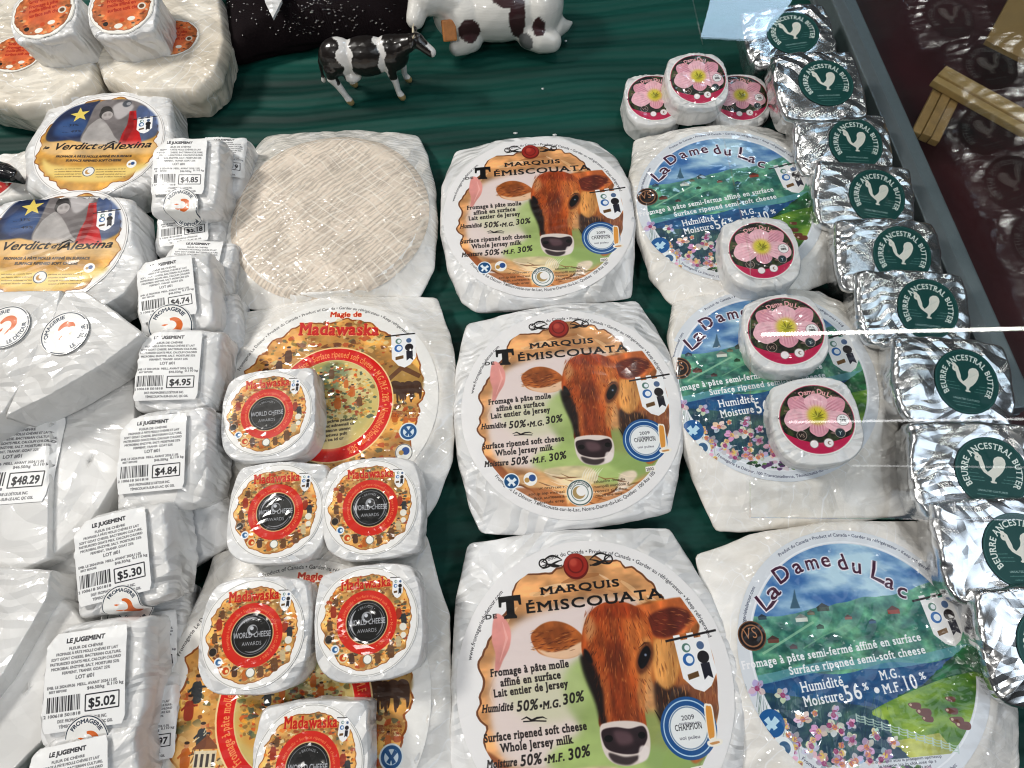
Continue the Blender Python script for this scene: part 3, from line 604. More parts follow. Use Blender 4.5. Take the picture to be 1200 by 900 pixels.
def art_flower(seed=1):
    A = Art(360, bg=(.93, .92, .90)); u, v = A.u, A.v; r = np.hypot(u, v)
    n = fbm(u*7, v*7, 3, 4); g = np.clip((n-.3)*2.4, 0, 1)[..., None]; dk = np.array([.06,.07,.05])*(1-g)+np.array([.28,.34,.16])*g
    m = np.clip((.955-r)*A.sx, 0, 1)[..., None]; A.img[:] = A.img*(1-m)+dk*m
    busy(A, -.9, -.4, .9, .9, 190, 6, [(.30,.40,.18), (.05,.06,.05), (.55,.42,.36), (.14,.20,.10), (.62,.48,.46), (.40,.28,.20)], (.02, .07), .8, 0, .9)
    # lily petals
    def petal(an, L, wd, c1, c2):
        c, s_ = math.cos(an), math.sin(an)
        def q(a, b): return (.02+a*c-b*s_, .10+a*s_+b*c)
        A.poly([q(0, -.05), q(L*.35, -wd*.8), q(L*.72, -wd), q(L*.95, -wd*.45), q(L, 0), q(L*.93, wd*.5), q(L*.7, wd), q(L*.35, wd*.8), q(0, .05)], c1, 1, 0, raw=True, sm=True, tex=.10, tf=(9, 9))
        for k in range(9):
            b = wd*(k-4)/5.5; A.line([q(L*.12, b*.2), q(L*.5, b*.8), q(L*.9, b*.85)], .018, c2 if k % 2 else (.96,.82,.84), .55, raw=True, taper=True)
    for an, L, wd in ((.55, .84, .25), (2.6, .84, .26), (4.75, .60, .24)): petal(an, L, wd, (.87,.60,.66), (.76,.42,.52))
    for an, L, wd in ((1.6, .62, .30), (3.4, .88, .32), (5.95, .90, .31)): petal(an, L, wd, (.93,.72,.76), (.84,.52,.60))
    A.disc(.02, .10, .25, (.86,.80,.22), raw=True, blur=9); A.disc(.02, .08, .12, (.62,.62,.12), raw=True, blur=5)
    rg = random.Random(seed)
    for k in range(8): an = -.3+k*.55; A.line([(.02,.06), (.02+.12*math.cos(an), .08+.13*math.sin(an)), (.02+.2*math.cos(an), .1+.22*math.sin(an))], .02, rg.choice([(.45,.38,.08), (.93,.88,.35), (.35,.28,.08)]), .9, raw=True, taper=True)
    # magenta foot
    t = np.linspace(math.radians(203), math.radians(337), 40); O = np.stack([.955*np.cos(t), .955*np.sin(t)], -1); I = np.stack([np.linspace(.80, -.80, 20), -.66+.22*np.linspace(-1, 1, 20)**2], -1)
    A.poly(np.concatenate([O, I]), (.76,.10,.30), 1, 0, raw=True)
    A.ring(0, 0, .965, .022, (.80,.25,.40), raw=True, a=.9)
    A.text("La Dame Du Lac", 0, 0, .135, (.93,.66,.68), arc=(0, -.05, .76, 92, False), raw=True, bold=1, vary=.2, cond=.85)
    for (x, y, k, c) in ((-.42,-.47,.135,(.16,.11,.08)), (-.12,-.70,.115,(.95,.92,.92)), (.25,-.66,.13,(.95,.93,.93)), (.56,-.38,.135,(.14,.22,.26)), (.66,-.02,.165,(.95,.94,.94))):
        A.disc(x, y, k, c, raw=True); A.ring(x, y, k, .015, (.70,.62,.58) if sum(c) < 1 else (.6,.5,.5), raw=True)
        if k in (.135,): A.text("VS" if c[2] < .1 else "Y", x, y-.05, .10, (.75,.66,.6) if c[2] < .1 else (.8,.88,.9), raw=True, align='c')
    A.text("M.G.", .66, .03, .05, (.2,.2,.2), raw=True, align='c'); A.text("28%", .66, -.07, .07, (.1,.1,.1), raw=True, align='c', bold=.5)
    A.disc(.27, -.66, .05, (.6,.5,.45), raw=True); A.disc(.29, -.66, .035, (.95,.93,.93), raw=True)
    return A

def art_verdict():
    A = Art(620, bg=(.94, .935, .925)); R = .0850; A.m = mapper(-.5208, .6252, .037, R, 0, 0, 3.0)
    A.ring(0, 0, .985, .010, (.55,.52,.5), raw=True, a=.5)
    A.ragged(.93, .06, (.62,.34,.10), 12, f=5, ry=.90); A.ragged(.915, .06, (.85,.62,.26), 12, f=5, ry=.885, tex=.25, tf=(5, 6))
    u, v = A.u, A.v; r = np.hypot(u, v)
    A.poly([(150,560),(190,585),(330,590),(450,585),(520,575),(470,610),(380,640),(230,640),(160,610)], (.92,.80,.45), 1, 8, sm=True)
    # blue starry field, grey portrait, red sash
    A.poly([(165,470),(205,410),(260,375),(335,358),(348,365),(300,490),(240,495),(170,500)], (.12,.20,.40), 1, 3, sm=True, tex=.25, tf=(5, 5))
    A.poly([(220,425),(300,420),(300,470),(190,480)], (.25,.42,.66), .7, 10, sm=True)
    A.poly([(282,500),(305,440),(345,362),(420,350),(480,358),(520,385),(500,430),(440,500),(350,510)], (.55,.52,.52), 1, 2, sm=True, tex=.2, tf=(6, 6))
    A.poly([(490,372),(540,400),(556,440),(545,480),(480,500),(470,440)], (.33,.42,.62), .9, 4, sm=True, tex=.2)
    # anonymous grey figure in a shawl
    A.poly([(290,505),(305,455),(330,430),(352,418),(368,430),(385,452),(400,480),(410,505)], (.72,.70,.69), 1, 1, sm=True, tex=.12)
    A.disc(374, 402, .115, (.34,.32,.32)); A.disc(376, 408, .088, (.76,.73,.72)); A.poly([(352,395),(362,378),(385,376),(398,392),(384,386),(366,390)], (.28,.26,.26), sm=True)
    A.poly([(362,402),(374,400),(374,410),(364,411)], (.60,.57,.56), .7, 3); A.poly([(380,400),(390,399),(389,409),(380,409)], (.60,.57,.56), .7, 3); A.poly([(366,418),(386,416),(382,424),(370,424)], (.64,.60,.60), .6, 3); A.poly([(360,412),(366,424),(376,430),(372,436),(356,426)], (.58,.55,.55), .6, 4)
    A.poly([(395,380),(430,360),(470,375),(440,410),(410,420)], (.82,.80,.80), .8, 4, sm=True); A.disc(446, 366, .07, (.30,.33,.38), a=.8, blur=2); A.disc(452, 366, .035, (.7,.7,.72), a=.9)
    A.poly([(455,393),(478,390),(482,440),(496,495),(500,515),(415,510),(430,470),(448,440)], (.78,.06,.08), 1, 0, tex=.15); A.poly([(460,395),(470,392),(470,450),(440,505),(428,505)], (.60,.03,.06), .8, 2)
    P = []
    for k in range(10): an = math.pi/2+k*math.pi/5+.15; rr = .16 if k % 2 == 0 else .065; x, y = A.m(280, 405); P.append((x+rr*math.cos(an), y+rr*math.sin(an)))
    A.poly(P, (.90,.80,.38), raw=True)
    A.text("... 33%", 220, 447, .045, (.06,.08,.2), x2=275, y2=445); A.text("..... 49%", 215, 469, .045, (.06,.08,.2), x2=285, y2=467)
    x, y = A.m(508, 442); shield(A, x, y, .12, .17, tilt=.10)
    A.poly([(150,505),(300,498),(420,500),(540,500),(545,540),(420,545),(180,548)], (.93,.85,.76), .45, 8, sm=True)
    for st, X, Y, X2, Y2, hh in (("le", 148,528,170,526,.05), ("Verdict", 182,530,332,526,.13), ("d'", 340,524,362,524,.07), ("Alexina", 362,530,528,520,.13)):
        A.text(st, X, Y, hh, (.10,.07,.06), x2=X2, y2=Y2, shear=.35, bold=1)
    A.line([(362,528),(378,508),(400,500),(412,505)], .03, (.10,.07,.06), taper=True)
    A.text("FROMAGE À PÂTE MOLLE AFFINÉ EN SURFACE", 195, 557, .038, (.15,.1,.08), x2=462, y2=555, bold=.6); A.text("SURFACE RIPENED SOFT CHEESE", 230, 571, .038, (.15,.1,.08), x2=425, y2=570, bold=.6)
    for k in range(4): A.lines_of_type(190, 600+9*k, 285, 598+9*k, .022, (.35,.2,.1), 3+k); A.lines_of_type(335, 600+9*k, 440, 598+9*k, .022, (.35,.2,.1), 9+k)
    A.disc(310, 606, .095, (.93,.93,.92)); A.ring(310, 606, .092, .012, (.4,.42,.42)); A.disc(308, 607, .045, (.8,.6,.35)); A.disc(314, 604, .035, (.93,.93,.92))
    A.disc(462, 579, .075, (.94,.94,.93)); A.disc(466, 577, .03, (.2,.35,.6)); A.disc(455, 580, .02, (.75,.6,.35))
    A.text("FROMAGE", 0, 0, .03, (.2,.2,.2), arc=(0, 0, .96, 270, True), raw=True)
    return A

def art_orange():
    A = Art(340, bg=(.94, .93, .90)); A.ring(0, 0, .99, .02, (.6,.58,.55), raw=True, a=.6)
    A.ragged(.9, .04, (.55,.30,.16), 4); A.ragged(.88, .04, (.82,.46,.26), 4, tex=.35, tf=(6, 6))
    A.disc(0, .1, .6, (.84,.36,.20), raw=True, a=.7, blur=14)
    busy(A, -.85, -.85, .85, .85, 90, 5, [(.88,.70,.48), (.50,.28,.16), (.80,.75,.66), (.62,.20,.12), (.40,.30,.24)], (.03, .07), .8, .60, .84)
    for k, (st, y) in enumerate((("Grey Owl", .42), ("Fromage à pâte", .22), ("molle affiné en", .05), ("surface soft cheese", -.14))):
        A.text(st, -.42, y, .13, (.66,.10,.06), raw=True, cond=.8, bold=.6)
    A.disc(-.5, -.55, .08, (.15,.10,.09), raw=True); A.disc(-.12, -.70, .13, (.93,.92,.88), raw=True, ry=.09); A.disc(.28, -.50, .12, (.93,.92,.88), raw=True, ry=.08); A.disc(.0, -.5, .08, (.80,.30,.12), raw=True)
    A.disc(.62, -.1, .13, (.88,.86,.8), raw=True); A.disc(.62, -.1, .08, (.45,.30,.2), raw=True)
    return A

def hen_outline():
    return [(-.36,.44),(-.30,.36),(-.27,.30),(-.24,.22),(-.20,.10),(-.19,.00),(-.12,-.08),(-.05,-.02),(.02,.06),(.05,.16),(.04,.26),(.08,.36),(.18,.42),(.30,.42),(.38,.34),(.40,.22),(.36,.08),(.30,-.04),(.20,-.16),(.10,-.24),(.06,-.34),(.12,-.36),(.12,-.40),(-.02,-.40),(-.06,-.36),(-.01,-.33),(-.02,-.24),(-.12,-.18),(-.24,-.10),(-.32,.02),(-.36,.16),(-.38,.26),(-.45,.24),(-.44,.32),(-.38,.34),(-.44,.40),(-.40,.46)]
def art_hen():
    G = (.0, .26, .245); A = Art(400, bg=G); A.ring(0, 0, .96, .012, (.35,.52,.48), raw=True, a=.5)
    A.text("BEURRE ANCESTRAL BUTTER", 0, 0, .175, (.90,.93,.90), arc=(0, 0, .66, 92, False), raw=True, bold=1, cond=.80, serif=True)
    A.poly([(x*.95+.0, y*.95+.06) for x, y in hen_outline()], (.90,.90,.86), 1, 0, raw=True)
    A.disc(-.40, .46, .06, (.90,.90,.86), raw=True); A.disc(-.36, .36, .10, (.90,.90,.86), raw=True); A.disc(-.38, .38, .015, G, raw=True)
    for k in range(6): A.line([(.08+.03*k, .12+.02*k), (.14+.035*k, .30)], .014, (.55,.65,.6), .8, raw=True, taper=True)
    for y, a, b in ((-.10, -.66, -.36), (-.20, -.68, -.22), (-.29, -.66, -.20), (-.10, .40, .78), (-.20, .30, .76), (-.29, .24, .72)): A.lines_of_type(a, y, b, y, .030, (.62,.74,.70), int(100+y*100+a*9), raw=True)
    A.text("EST. 2004", 0, .60-.02, .045, (.7,.8,.76), raw=True, align='c') if False else None
    A.text("UNSALTED CULTURED", 0, -.58, .055, (.85,.9,.88), raw=True, align='c'); A.lines_of_type(-.42, -.68, .42, -.68, .035, (.62,.74,.70), 5, raw=True); A.lines_of_type(-.30, -.78, .30, -.78, .035, (.62,.74,.70), 6, raw=True)
    return A

def art_stamp():
    W_ = (.93, .925, .91); A = Art(300, bg=W_); N = (.10,.16,.24)
    A.ring(0, 0, .97, .045, N, raw=True); A.text("FROMAGERIE", 0, 0, .17, N, arc=(0, 0, .68, 90, False), raw=True, bold=1); A.text("LE DÉTOUR", 0, 0, .17, N, arc=(0, 0, .86, 270, True), raw=True, bold=1)
    t = np.linspace(-1.9, 1.75, 26); ww = .06+.12*np.sin(np.linspace(.1, math.pi-.1, 26))
    O = np.stack([.08+(.30+ww)*np.cos(t), (.26+ww*.9)*np.sin(t)], -1); I = np.stack([.08+(.30-ww*.5)*np.cos(t), (.26-ww*.5)*np.sin(t)], -1)[::-1]; A.poly(np.concatenate([O, I]), (.84,.40,.14), raw=True)
    A.line([(-.36,.06),(-.22,.04),(-.08,.05)], .09, (.84,.40,.14), raw=True, taper=True); A.line([(-.30,-.22),(-.12,-.24),(.05,-.22)], .07, (.84,.40,.14), raw=True, taper=True)
    return A

def art_sticker(price, seed):
    A = Art(300, 330, asp=1.1, bg=(.95,.95,.945)); K = (.13,.13,.15); T = dict(raw=True, bold=.25)
    A.text("LE JUGEMENT", -.50, .86, .10, K, x2=.45, y2=.86, raw=True, bold=1)
    for k, (st, a, b) in enumerate((("FLEUR DE CHÈVRE", -.42, .42), ("FROMAGE À PÂTE MOLLE CHÈVRE ET LAIT", -.74, .80), ("SOFT GOAT CHEESE, BACTERIAN CULTURE,", -.86, .88), ("PASTEURIZED GOATS MILK, CALCIUM CHLORID", -.88, .88), ("MICROBIAL ENZYME, SALT. MOISTURE 52%", -.84, .84), ("FERMENT, TRANSF. GOAT 22%", -.56, .62))):
        A.text(st, a, .70-.108*k, .060, K, x2=b, y2=.70-.108*k, **T)
    A.text("LOT #01", -.22, .02, .085, K, x2=.26, y2=.02, **T)
    A.text("EMB. LE 2024.09.06  MEILL. AVANT 2024.11.05", -.92, -.14, .060, K, x2=.80, y2=-.14, **T); A.text("BEST BEFORE", -.86, -.23, .05, K, x2=-.42, y2=-.23, **T)
    A.text("$46.50/kg", .08, -.25, .065, K, x2=.50, y2=-.25, **T); A.text("0.110 kg", .56, -.22, .065, K, x2=.96, y2=-.22, **T)
    rg = random.Random(seed); x = -.90
    while x < -.08:
        w_ = rg.choice((.014, .014, .028, .042)); A.poly([(x, -.32), (x+w_, -.32), (x+w_, -.66), (x, -.66)], K, raw=True); x += w_+rg.choice((.014, .02, .032))
    A.text("2 100618 501818", -.98, -.77, .065, K, x2=-.06, y2=-.77, **T)
    bx = [(.05, -.36), (.86, -.36), (.86, -.72), (.05, -.72)]; A.line(bx+[bx[0]], .028, K, raw=True); 
    for p, q in zip(bx, bx[1:]+bx[:1]): A.line([p, q], .028, K, raw=True)
    A.text(price, .12, -.65, .20, K, x2=.78, y2=-.65, raw=True, bold=1)
    A.text("DIST: FROMAGERIE LE DÉTOUR INC.", -.62, -.90, .065, K, x2=.58, y2=-.90, **T); A.text("TÉMISCOUATA-SUR-LE-LAC, QC G0L", -.58, -1.02, .065, K, x2=.72, y2=-1.02, **T)
    return A

def art_linen():
    A = Art(640, bg=(.9, .87, .83)); u, v = A.u*1.0, A.v
    def bands(an, f, wd, s):
        c = u*math.cos(an)+v*math.sin(an); d = -u*math.sin(an)+v*math.cos(an); w_ = c*f+.9*(fbm(c*2.5, d*2, s, 3)-.5)*2
        k = np.clip((np.abs((w_ % 1)-.5)-.5+wd)/wd*2, 0, 1)*np.clip((fbm(c*5, d*6, s+4, 3)-.30)*3.0, 0, 1); return k, d, c
    b1, d1, c1 = bands(2.25, 8.5, .10, 3); b2, d2, c2 = bands(.75, 9.5, .08, 9)
    def hatch(d, c, f, s): return np.clip(np.sin(d*f+(fbm(c*6, d*6, s)-.5)*9)*1.6-.2, 0, 1)*np.clip((fbm(u*9, v*9, s+2, 3)-.35)*3.5, 0, 1)
    h1 = hatch(c1, d1, 150, 5); h2 = hatch(d2, c2, 120, 8)
    n = fbm(u*4, v*4, 21, 5); n2 = fbm(u*26, v*26, 31, 3)
    base = np.array([.86,.80,.735])*(.86+.30*n[..., None]); base = base+(np.array([.91,.86,.79])-base)*np.clip(n2*1.2-.25, 0, 1)[..., None]
    base = base*(1-.16*np.clip(h1+h2, 0, 1)[..., None]); lit = np.clip(b1*.55+b2*.6+h1*.10, 0, 1)[..., None]
    A.img[:] = base*(1-lit)+np.array([.96,.93,.88])*lit
    return A
# ------------------------------------------------------------ materials
def new_mat(name):
    m = bpy.data.materials.new(name); m.use_nodes = True; return m, m.node_tree, m.node_tree.nodes['Principled BSDF']
def N(nt, t, **kw):
    n = nt.nodes.new(t)
    for k, v in kw.items():
        if k.startswith('i_'): n.inputs[k[2:].replace('_', ' ')].default_value = v
        else: setattr(n, k, v)
    return n
def creases(nt, scale=60, strength=.5, dist=.0012, cell=.45):
    """folded-sheet bump: long sharp folds in two directions, broad facets, and calm patches between; returns the normal socket"""
    L = nt.links.new; tc = N(nt, 'ShaderNodeTexCoord'); oi = N(nt, 'ShaderNodeObjectInfo')
    sh = N(nt, 'ShaderNodeVectorMath', operation='ADD'); L(tc.outputs['Object'], sh.inputs[0]); L(oi.outputs['Location'], sh.inputs[1])
    nz = N(nt, 'ShaderNodeTexNoise', i_Scale=scale*.30, i_Detail=2.0); L(sh.outputs[0], nz.inputs['Vector'])
    mp = N(nt, 'ShaderNodeVectorMath', operation='SCALE'); L(nz.outputs['Color'], mp.inputs[0]); mp.inputs['Scale'].default_value = 2.0/scale
    ad = N(nt, 'ShaderNodeVectorMath', operation='ADD'); L(sh.outputs[0], ad.inputs[0]); L(mp.outputs[0], ad.inputs[1])
    v1 = N(nt, 'ShaderNodeTexVoronoi', i_Scale=scale*.62); v1.distance = 'MANHATTAN'; L(ad.outputs[0], v1.inputs['Vector'])
    waves = []
    for k, (rz, sc_, ds) in enumerate((((.3, .2, .8), .26, 8.0), ((.1, .4, 2.3), .42, 6.0), ((.2, -.3, 1.5), .80, 4.5))):
        rot = N(nt, 'ShaderNodeMapping'); rot.inputs['Rotation'].default_value = rz; L(ad.outputs[0], rot.inputs['Vector'])
        wv = N(nt, 'ShaderNodeTexWave', wave_profile='TRI', i_Scale=scale*sc_, i_Distortion=ds, i_Detail=1.0); wv.inputs['Detail Scale'].default_value = .8; L(rot.outputs[0], wv.inputs['Vector'])
        ms = N(nt, 'ShaderNodeTexNoise', i_Scale=scale*.35, i_Detail=1.0); mo = N(nt, 'ShaderNodeVectorMath', operation='ADD'); L(ad.outputs[0], mo.inputs[0]); mo.inputs[1].default_value = (k*3.1, 1.7*k, .5); L(mo.outputs[0], ms.inputs['Vector'])
        mr = N(nt, 'ShaderNodeMapRange'); L(ms.outputs['Fac'], mr.inputs[0]); mr.inputs[1].default_value = .40; mr.inputs[2].default_value = .64
        mu = N(nt, 'ShaderNodeMath', operation='MULTIPLY'); L(wv.outputs['Fac'], mu.inputs[0]); L(mr.outputs[0], mu.inputs[1]); waves.append((mu, (.9, .6, .3)[k]))
    acc = N(nt, 'ShaderNodeMath', operation='MULTIPLY'); L(v1.outputs['Distance'], acc.inputs[0]); acc.inputs[1].default_value = cell
    for mu, k in waves:
        a2 = N(nt, 'ShaderNodeMath', operation='MULTIPLY_ADD'); L(mu.outputs[0], a2.inputs[0]); a2.inputs[1].default_value = k; L(acc.outputs[0], a2.inputs[2]); acc = a2
    b = N(nt, 'ShaderNodeBump', i_Strength=strength, i_Distance=dist); L(acc.outputs[0], b.inputs['Height'])
    return b.outputs['Normal'], ad, v1
def mat_sheet(name, c1, c2, rough=.35, coat=.5, coat_rough=.12, scale=55, strength=.5, dist=.0015, mottle=14, sss=0.0, metallic=0):
    m, nt, p = new_mat(name); L = nt.links.new
    nrm, warp, v1 = creases(nt, scale, strength, dist)
    nz = N(nt, 'ShaderNodeTexNoise', i_Scale=mottle, i_Detail=5.0, i_Roughness=.6); L(warp.outputs[0], nz.inputs['Vector'])
    cr = N(nt, 'ShaderNodeValToRGB'); cr.color_ramp.elements[0].position = .36; cr.color_ramp.elements[1].position = .66
    cr.color_ramp.elements[0].color = (*c1, 1); cr.color_ramp.elements[1].color = (*c2, 1)
    L(nz.outputs['Fac'], cr.inputs[0]); L(cr.outputs[0], p.inputs['Base Color']); L(nrm, p.inputs['Normal']); L(nrm, p.inputs['Coat Normal'])
    p.inputs['Roughness'].default_value = rough; p.inputs['Coat Weight'].default_value = coat; p.inputs['Coat Roughness'].default_value = coat_rough; p.inputs['Metallic'].default_value = metallic
    if sss: p.inputs['Subsurface Weight'].default_value = sss; p.inputs['Subsurface Radius'].default_value = (.01, .008, .006); p.inputs['Subsurface Scale'].default_value = .5
    return m
def mat_print(name, img, rough=.4, coat=.5, scale=42, strength=.22, dist=.0036, coat_rough=.1):
    m, nt, p = new_mat(name); L = nt.links.new
    t = N(nt, 'ShaderNodeTexImage'); t.image = img; t.interpolation = 'Cubic'; uv = N(nt, 'ShaderNodeUVMap'); uv.uv_map = 'UVMap'; L(uv.outputs[0], t.inputs[0])
    nrm, _, _ = creases(nt, scale, strength, dist); L(t.outputs[0], p.inputs['Base Color']); L(nrm, p.inputs['Coat Normal'])
    n2, _, _ = creases(nt, scale*.8, 1.0, dist*.22); L(n2, p.inputs['Normal'])
    p.inputs['Roughness'].default_value = rough; p.inputs['Specular IOR Level'].default_value = .3; p.inputs['Coat Weight'].default_value = coat; p.inputs['Coat Roughness'].default_value = coat_rough
    return m
def mat_plain(name, c, rough=.5, metallic=0, coat=0, bump=0, bscale=200, var=.0, emit=0):
    m, nt, p = new_mat(name); L = nt.links.new; p.inputs['Roughness'].default_value = rough; p.inputs['Metallic'].default_value = metallic; p.inputs['Coat Weight'].default_value = coat
    tc = N(nt, 'ShaderNodeTexCoord'); nz = N(nt, 'ShaderNodeTexNoise', i_Scale=bscale, i_Detail=4.0); L(tc.outputs['Object'], nz.inputs['Vector'])
    mx = N(nt, 'ShaderNodeMix', data_type='RGBA'); mx.inputs[6].default_value = (*[x*(1-var) for x in c], 1); mx.inputs[7].default_value = (*[min(1, x*(1+var)) for x in c], 1); L(nz.outputs['Fac'], mx.inputs[0]); L(mx.outputs[2], p.inputs['Base Color'])
    if bump: b = N(nt, 'ShaderNodeBump', i_Strength=bump, i_Distance=.001); L(nz.outputs['Fac'], b.inputs['Height']); L(b.outputs[0], p.inputs['Normal'])
    if emit: p.inputs['Emission Color'].default_value = (*c, 1); p.inputs['Emission Strength'].default_value = emit
    return m
M = {}
M['paper'] = mat_sheet('waxed_white_paper', (.72,.715,.70), (.83,.83,.83), .41, .48, .13, 44, .9, .0056)
def mat_film(name, c1, c2, rough=.45, scale=62, dist=.0075, mottle=16, under=.0016):
    """rind seen through clear wrap: calm base, sharply folded glossy skin over it, thin milky fold lines"""
    m = mat_sheet(name, c1, c2, rough, 1.0, .05, scale, 1.0, dist, mottle); nt = m.node_tree; L = nt.links.new; p = nt.nodes['Principled BSDF']
    n2, ad, _ = creases(nt, scale*.45, .9, under*2.2)
    L(n2, p.inputs['Normal'])
    base = p.inputs['Base Color'].links[0].from_socket; prev = base
    for k, (rz, sc_) in enumerate((((.2, .1, .7), 26), ((.4, .1, 2.2), 34))):
        rot = N(nt, 'ShaderNodeMapping'); rot.inputs['Rotation'].default_value = rz; L(ad.outputs[0], rot.inputs['Vector'])
        wv = N(nt, 'ShaderNodeTexWave', wave_profile='TRI', i_Scale=float(sc_), i_Distortion=7.0, i_Detail=2.0); L(rot.outputs[0], wv.inputs['Vector'])
        mr = N(nt, 'ShaderNodeMapRange'); mr.inputs[1].default_value = .86; mr.inputs[2].default_value = 1.0; L(wv.outputs['Fac'], mr.inputs[0])
        nz = N(nt, 'ShaderNodeTexNoise', i_Scale=28.0, i_Detail=2.0); L(rot.outputs[0], nz.inputs['Vector']); m2 = N(nt, 'ShaderNodeMapRange'); m2.inputs[1].default_value = .45; m2.inputs[2].default_value = .65; L(nz.outputs['Fac'], m2.inputs[0])
        mu = N(nt, 'ShaderNodeMath', operation='MULTIPLY'); L(mr.outputs[0], mu.inputs[0]); L(m2.outputs[0], mu.inputs[1])
        mx = N(nt, 'ShaderNodeMix', data_type='RGBA'); L(mu.outputs[0], mx.inputs[0]); L(prev, mx.inputs[6]); mx.inputs[7].default_value = (.93, .93, .93, 1); prev = mx.outputs[2]
    L(prev, p.inputs['Base Color']); return m
M['film'] = mat_film('cellophane_over_cream_rind', (.76,.72,.65), (.88,.865,.835))
M['cream'] = mat_film('pale_rind_under_film', (.66,.58,.46), (.85,.80,.70), scale=46, dist=.0065, mottle=10, under=.002)
M['wedgewrap'] = mat_sheet('glossy_white_wrap', (.66,.65,.63), (.78,.775,.76), .48, .85, .08, 30, .85, .0046, mottle=9)
M['foil'] = mat_sheet('crinkled_silver_foil', (.74,.75,.76), (.90,.90,.90), .27, 0, .1, 38, .85, .0036, metallic=1)
ART = {}
def art(name, A, deep=1.0, sat=1.0, **kw):
    ART[name] = mat_print('print_'+name, A.image('print_'+name, deep, sat), **kw)
art('marquis', art_marquis(), 1.3, 1.12, coat=.22, strength=.16); art('madawaska', art_madawaska(), 1.22, 1.2, coat=.7, scale=58, strength=.5, coat_rough=.06); art('dame', art_dame(), 1.08, 1.05, coat=.7, scale=58, strength=.5, coat_rough=.06)
art('verdict', art_verdict(), 1.4, 1.0, coat=.3, strength=.15); art('orange', art_orange(), 1.2, coat=.3); art('hen', art_hen(), coat=.15, strength=.15, rough=.55); art('stamp', art_stamp(), coat=.3, strength=.2)
for k in (1, 2, 3): art('mada%d' % k, art_small_mada(k, .5 if k < 3 else .2), 1.3, 1.15, coat=.5, strength=.4, scale=60)
art('flower', art_flower(), 1.15, coat=.6, strength=.35, scale=60)
art('linen', art_linen(), coat=.5, strength=.35, rough=.5, scale=110)

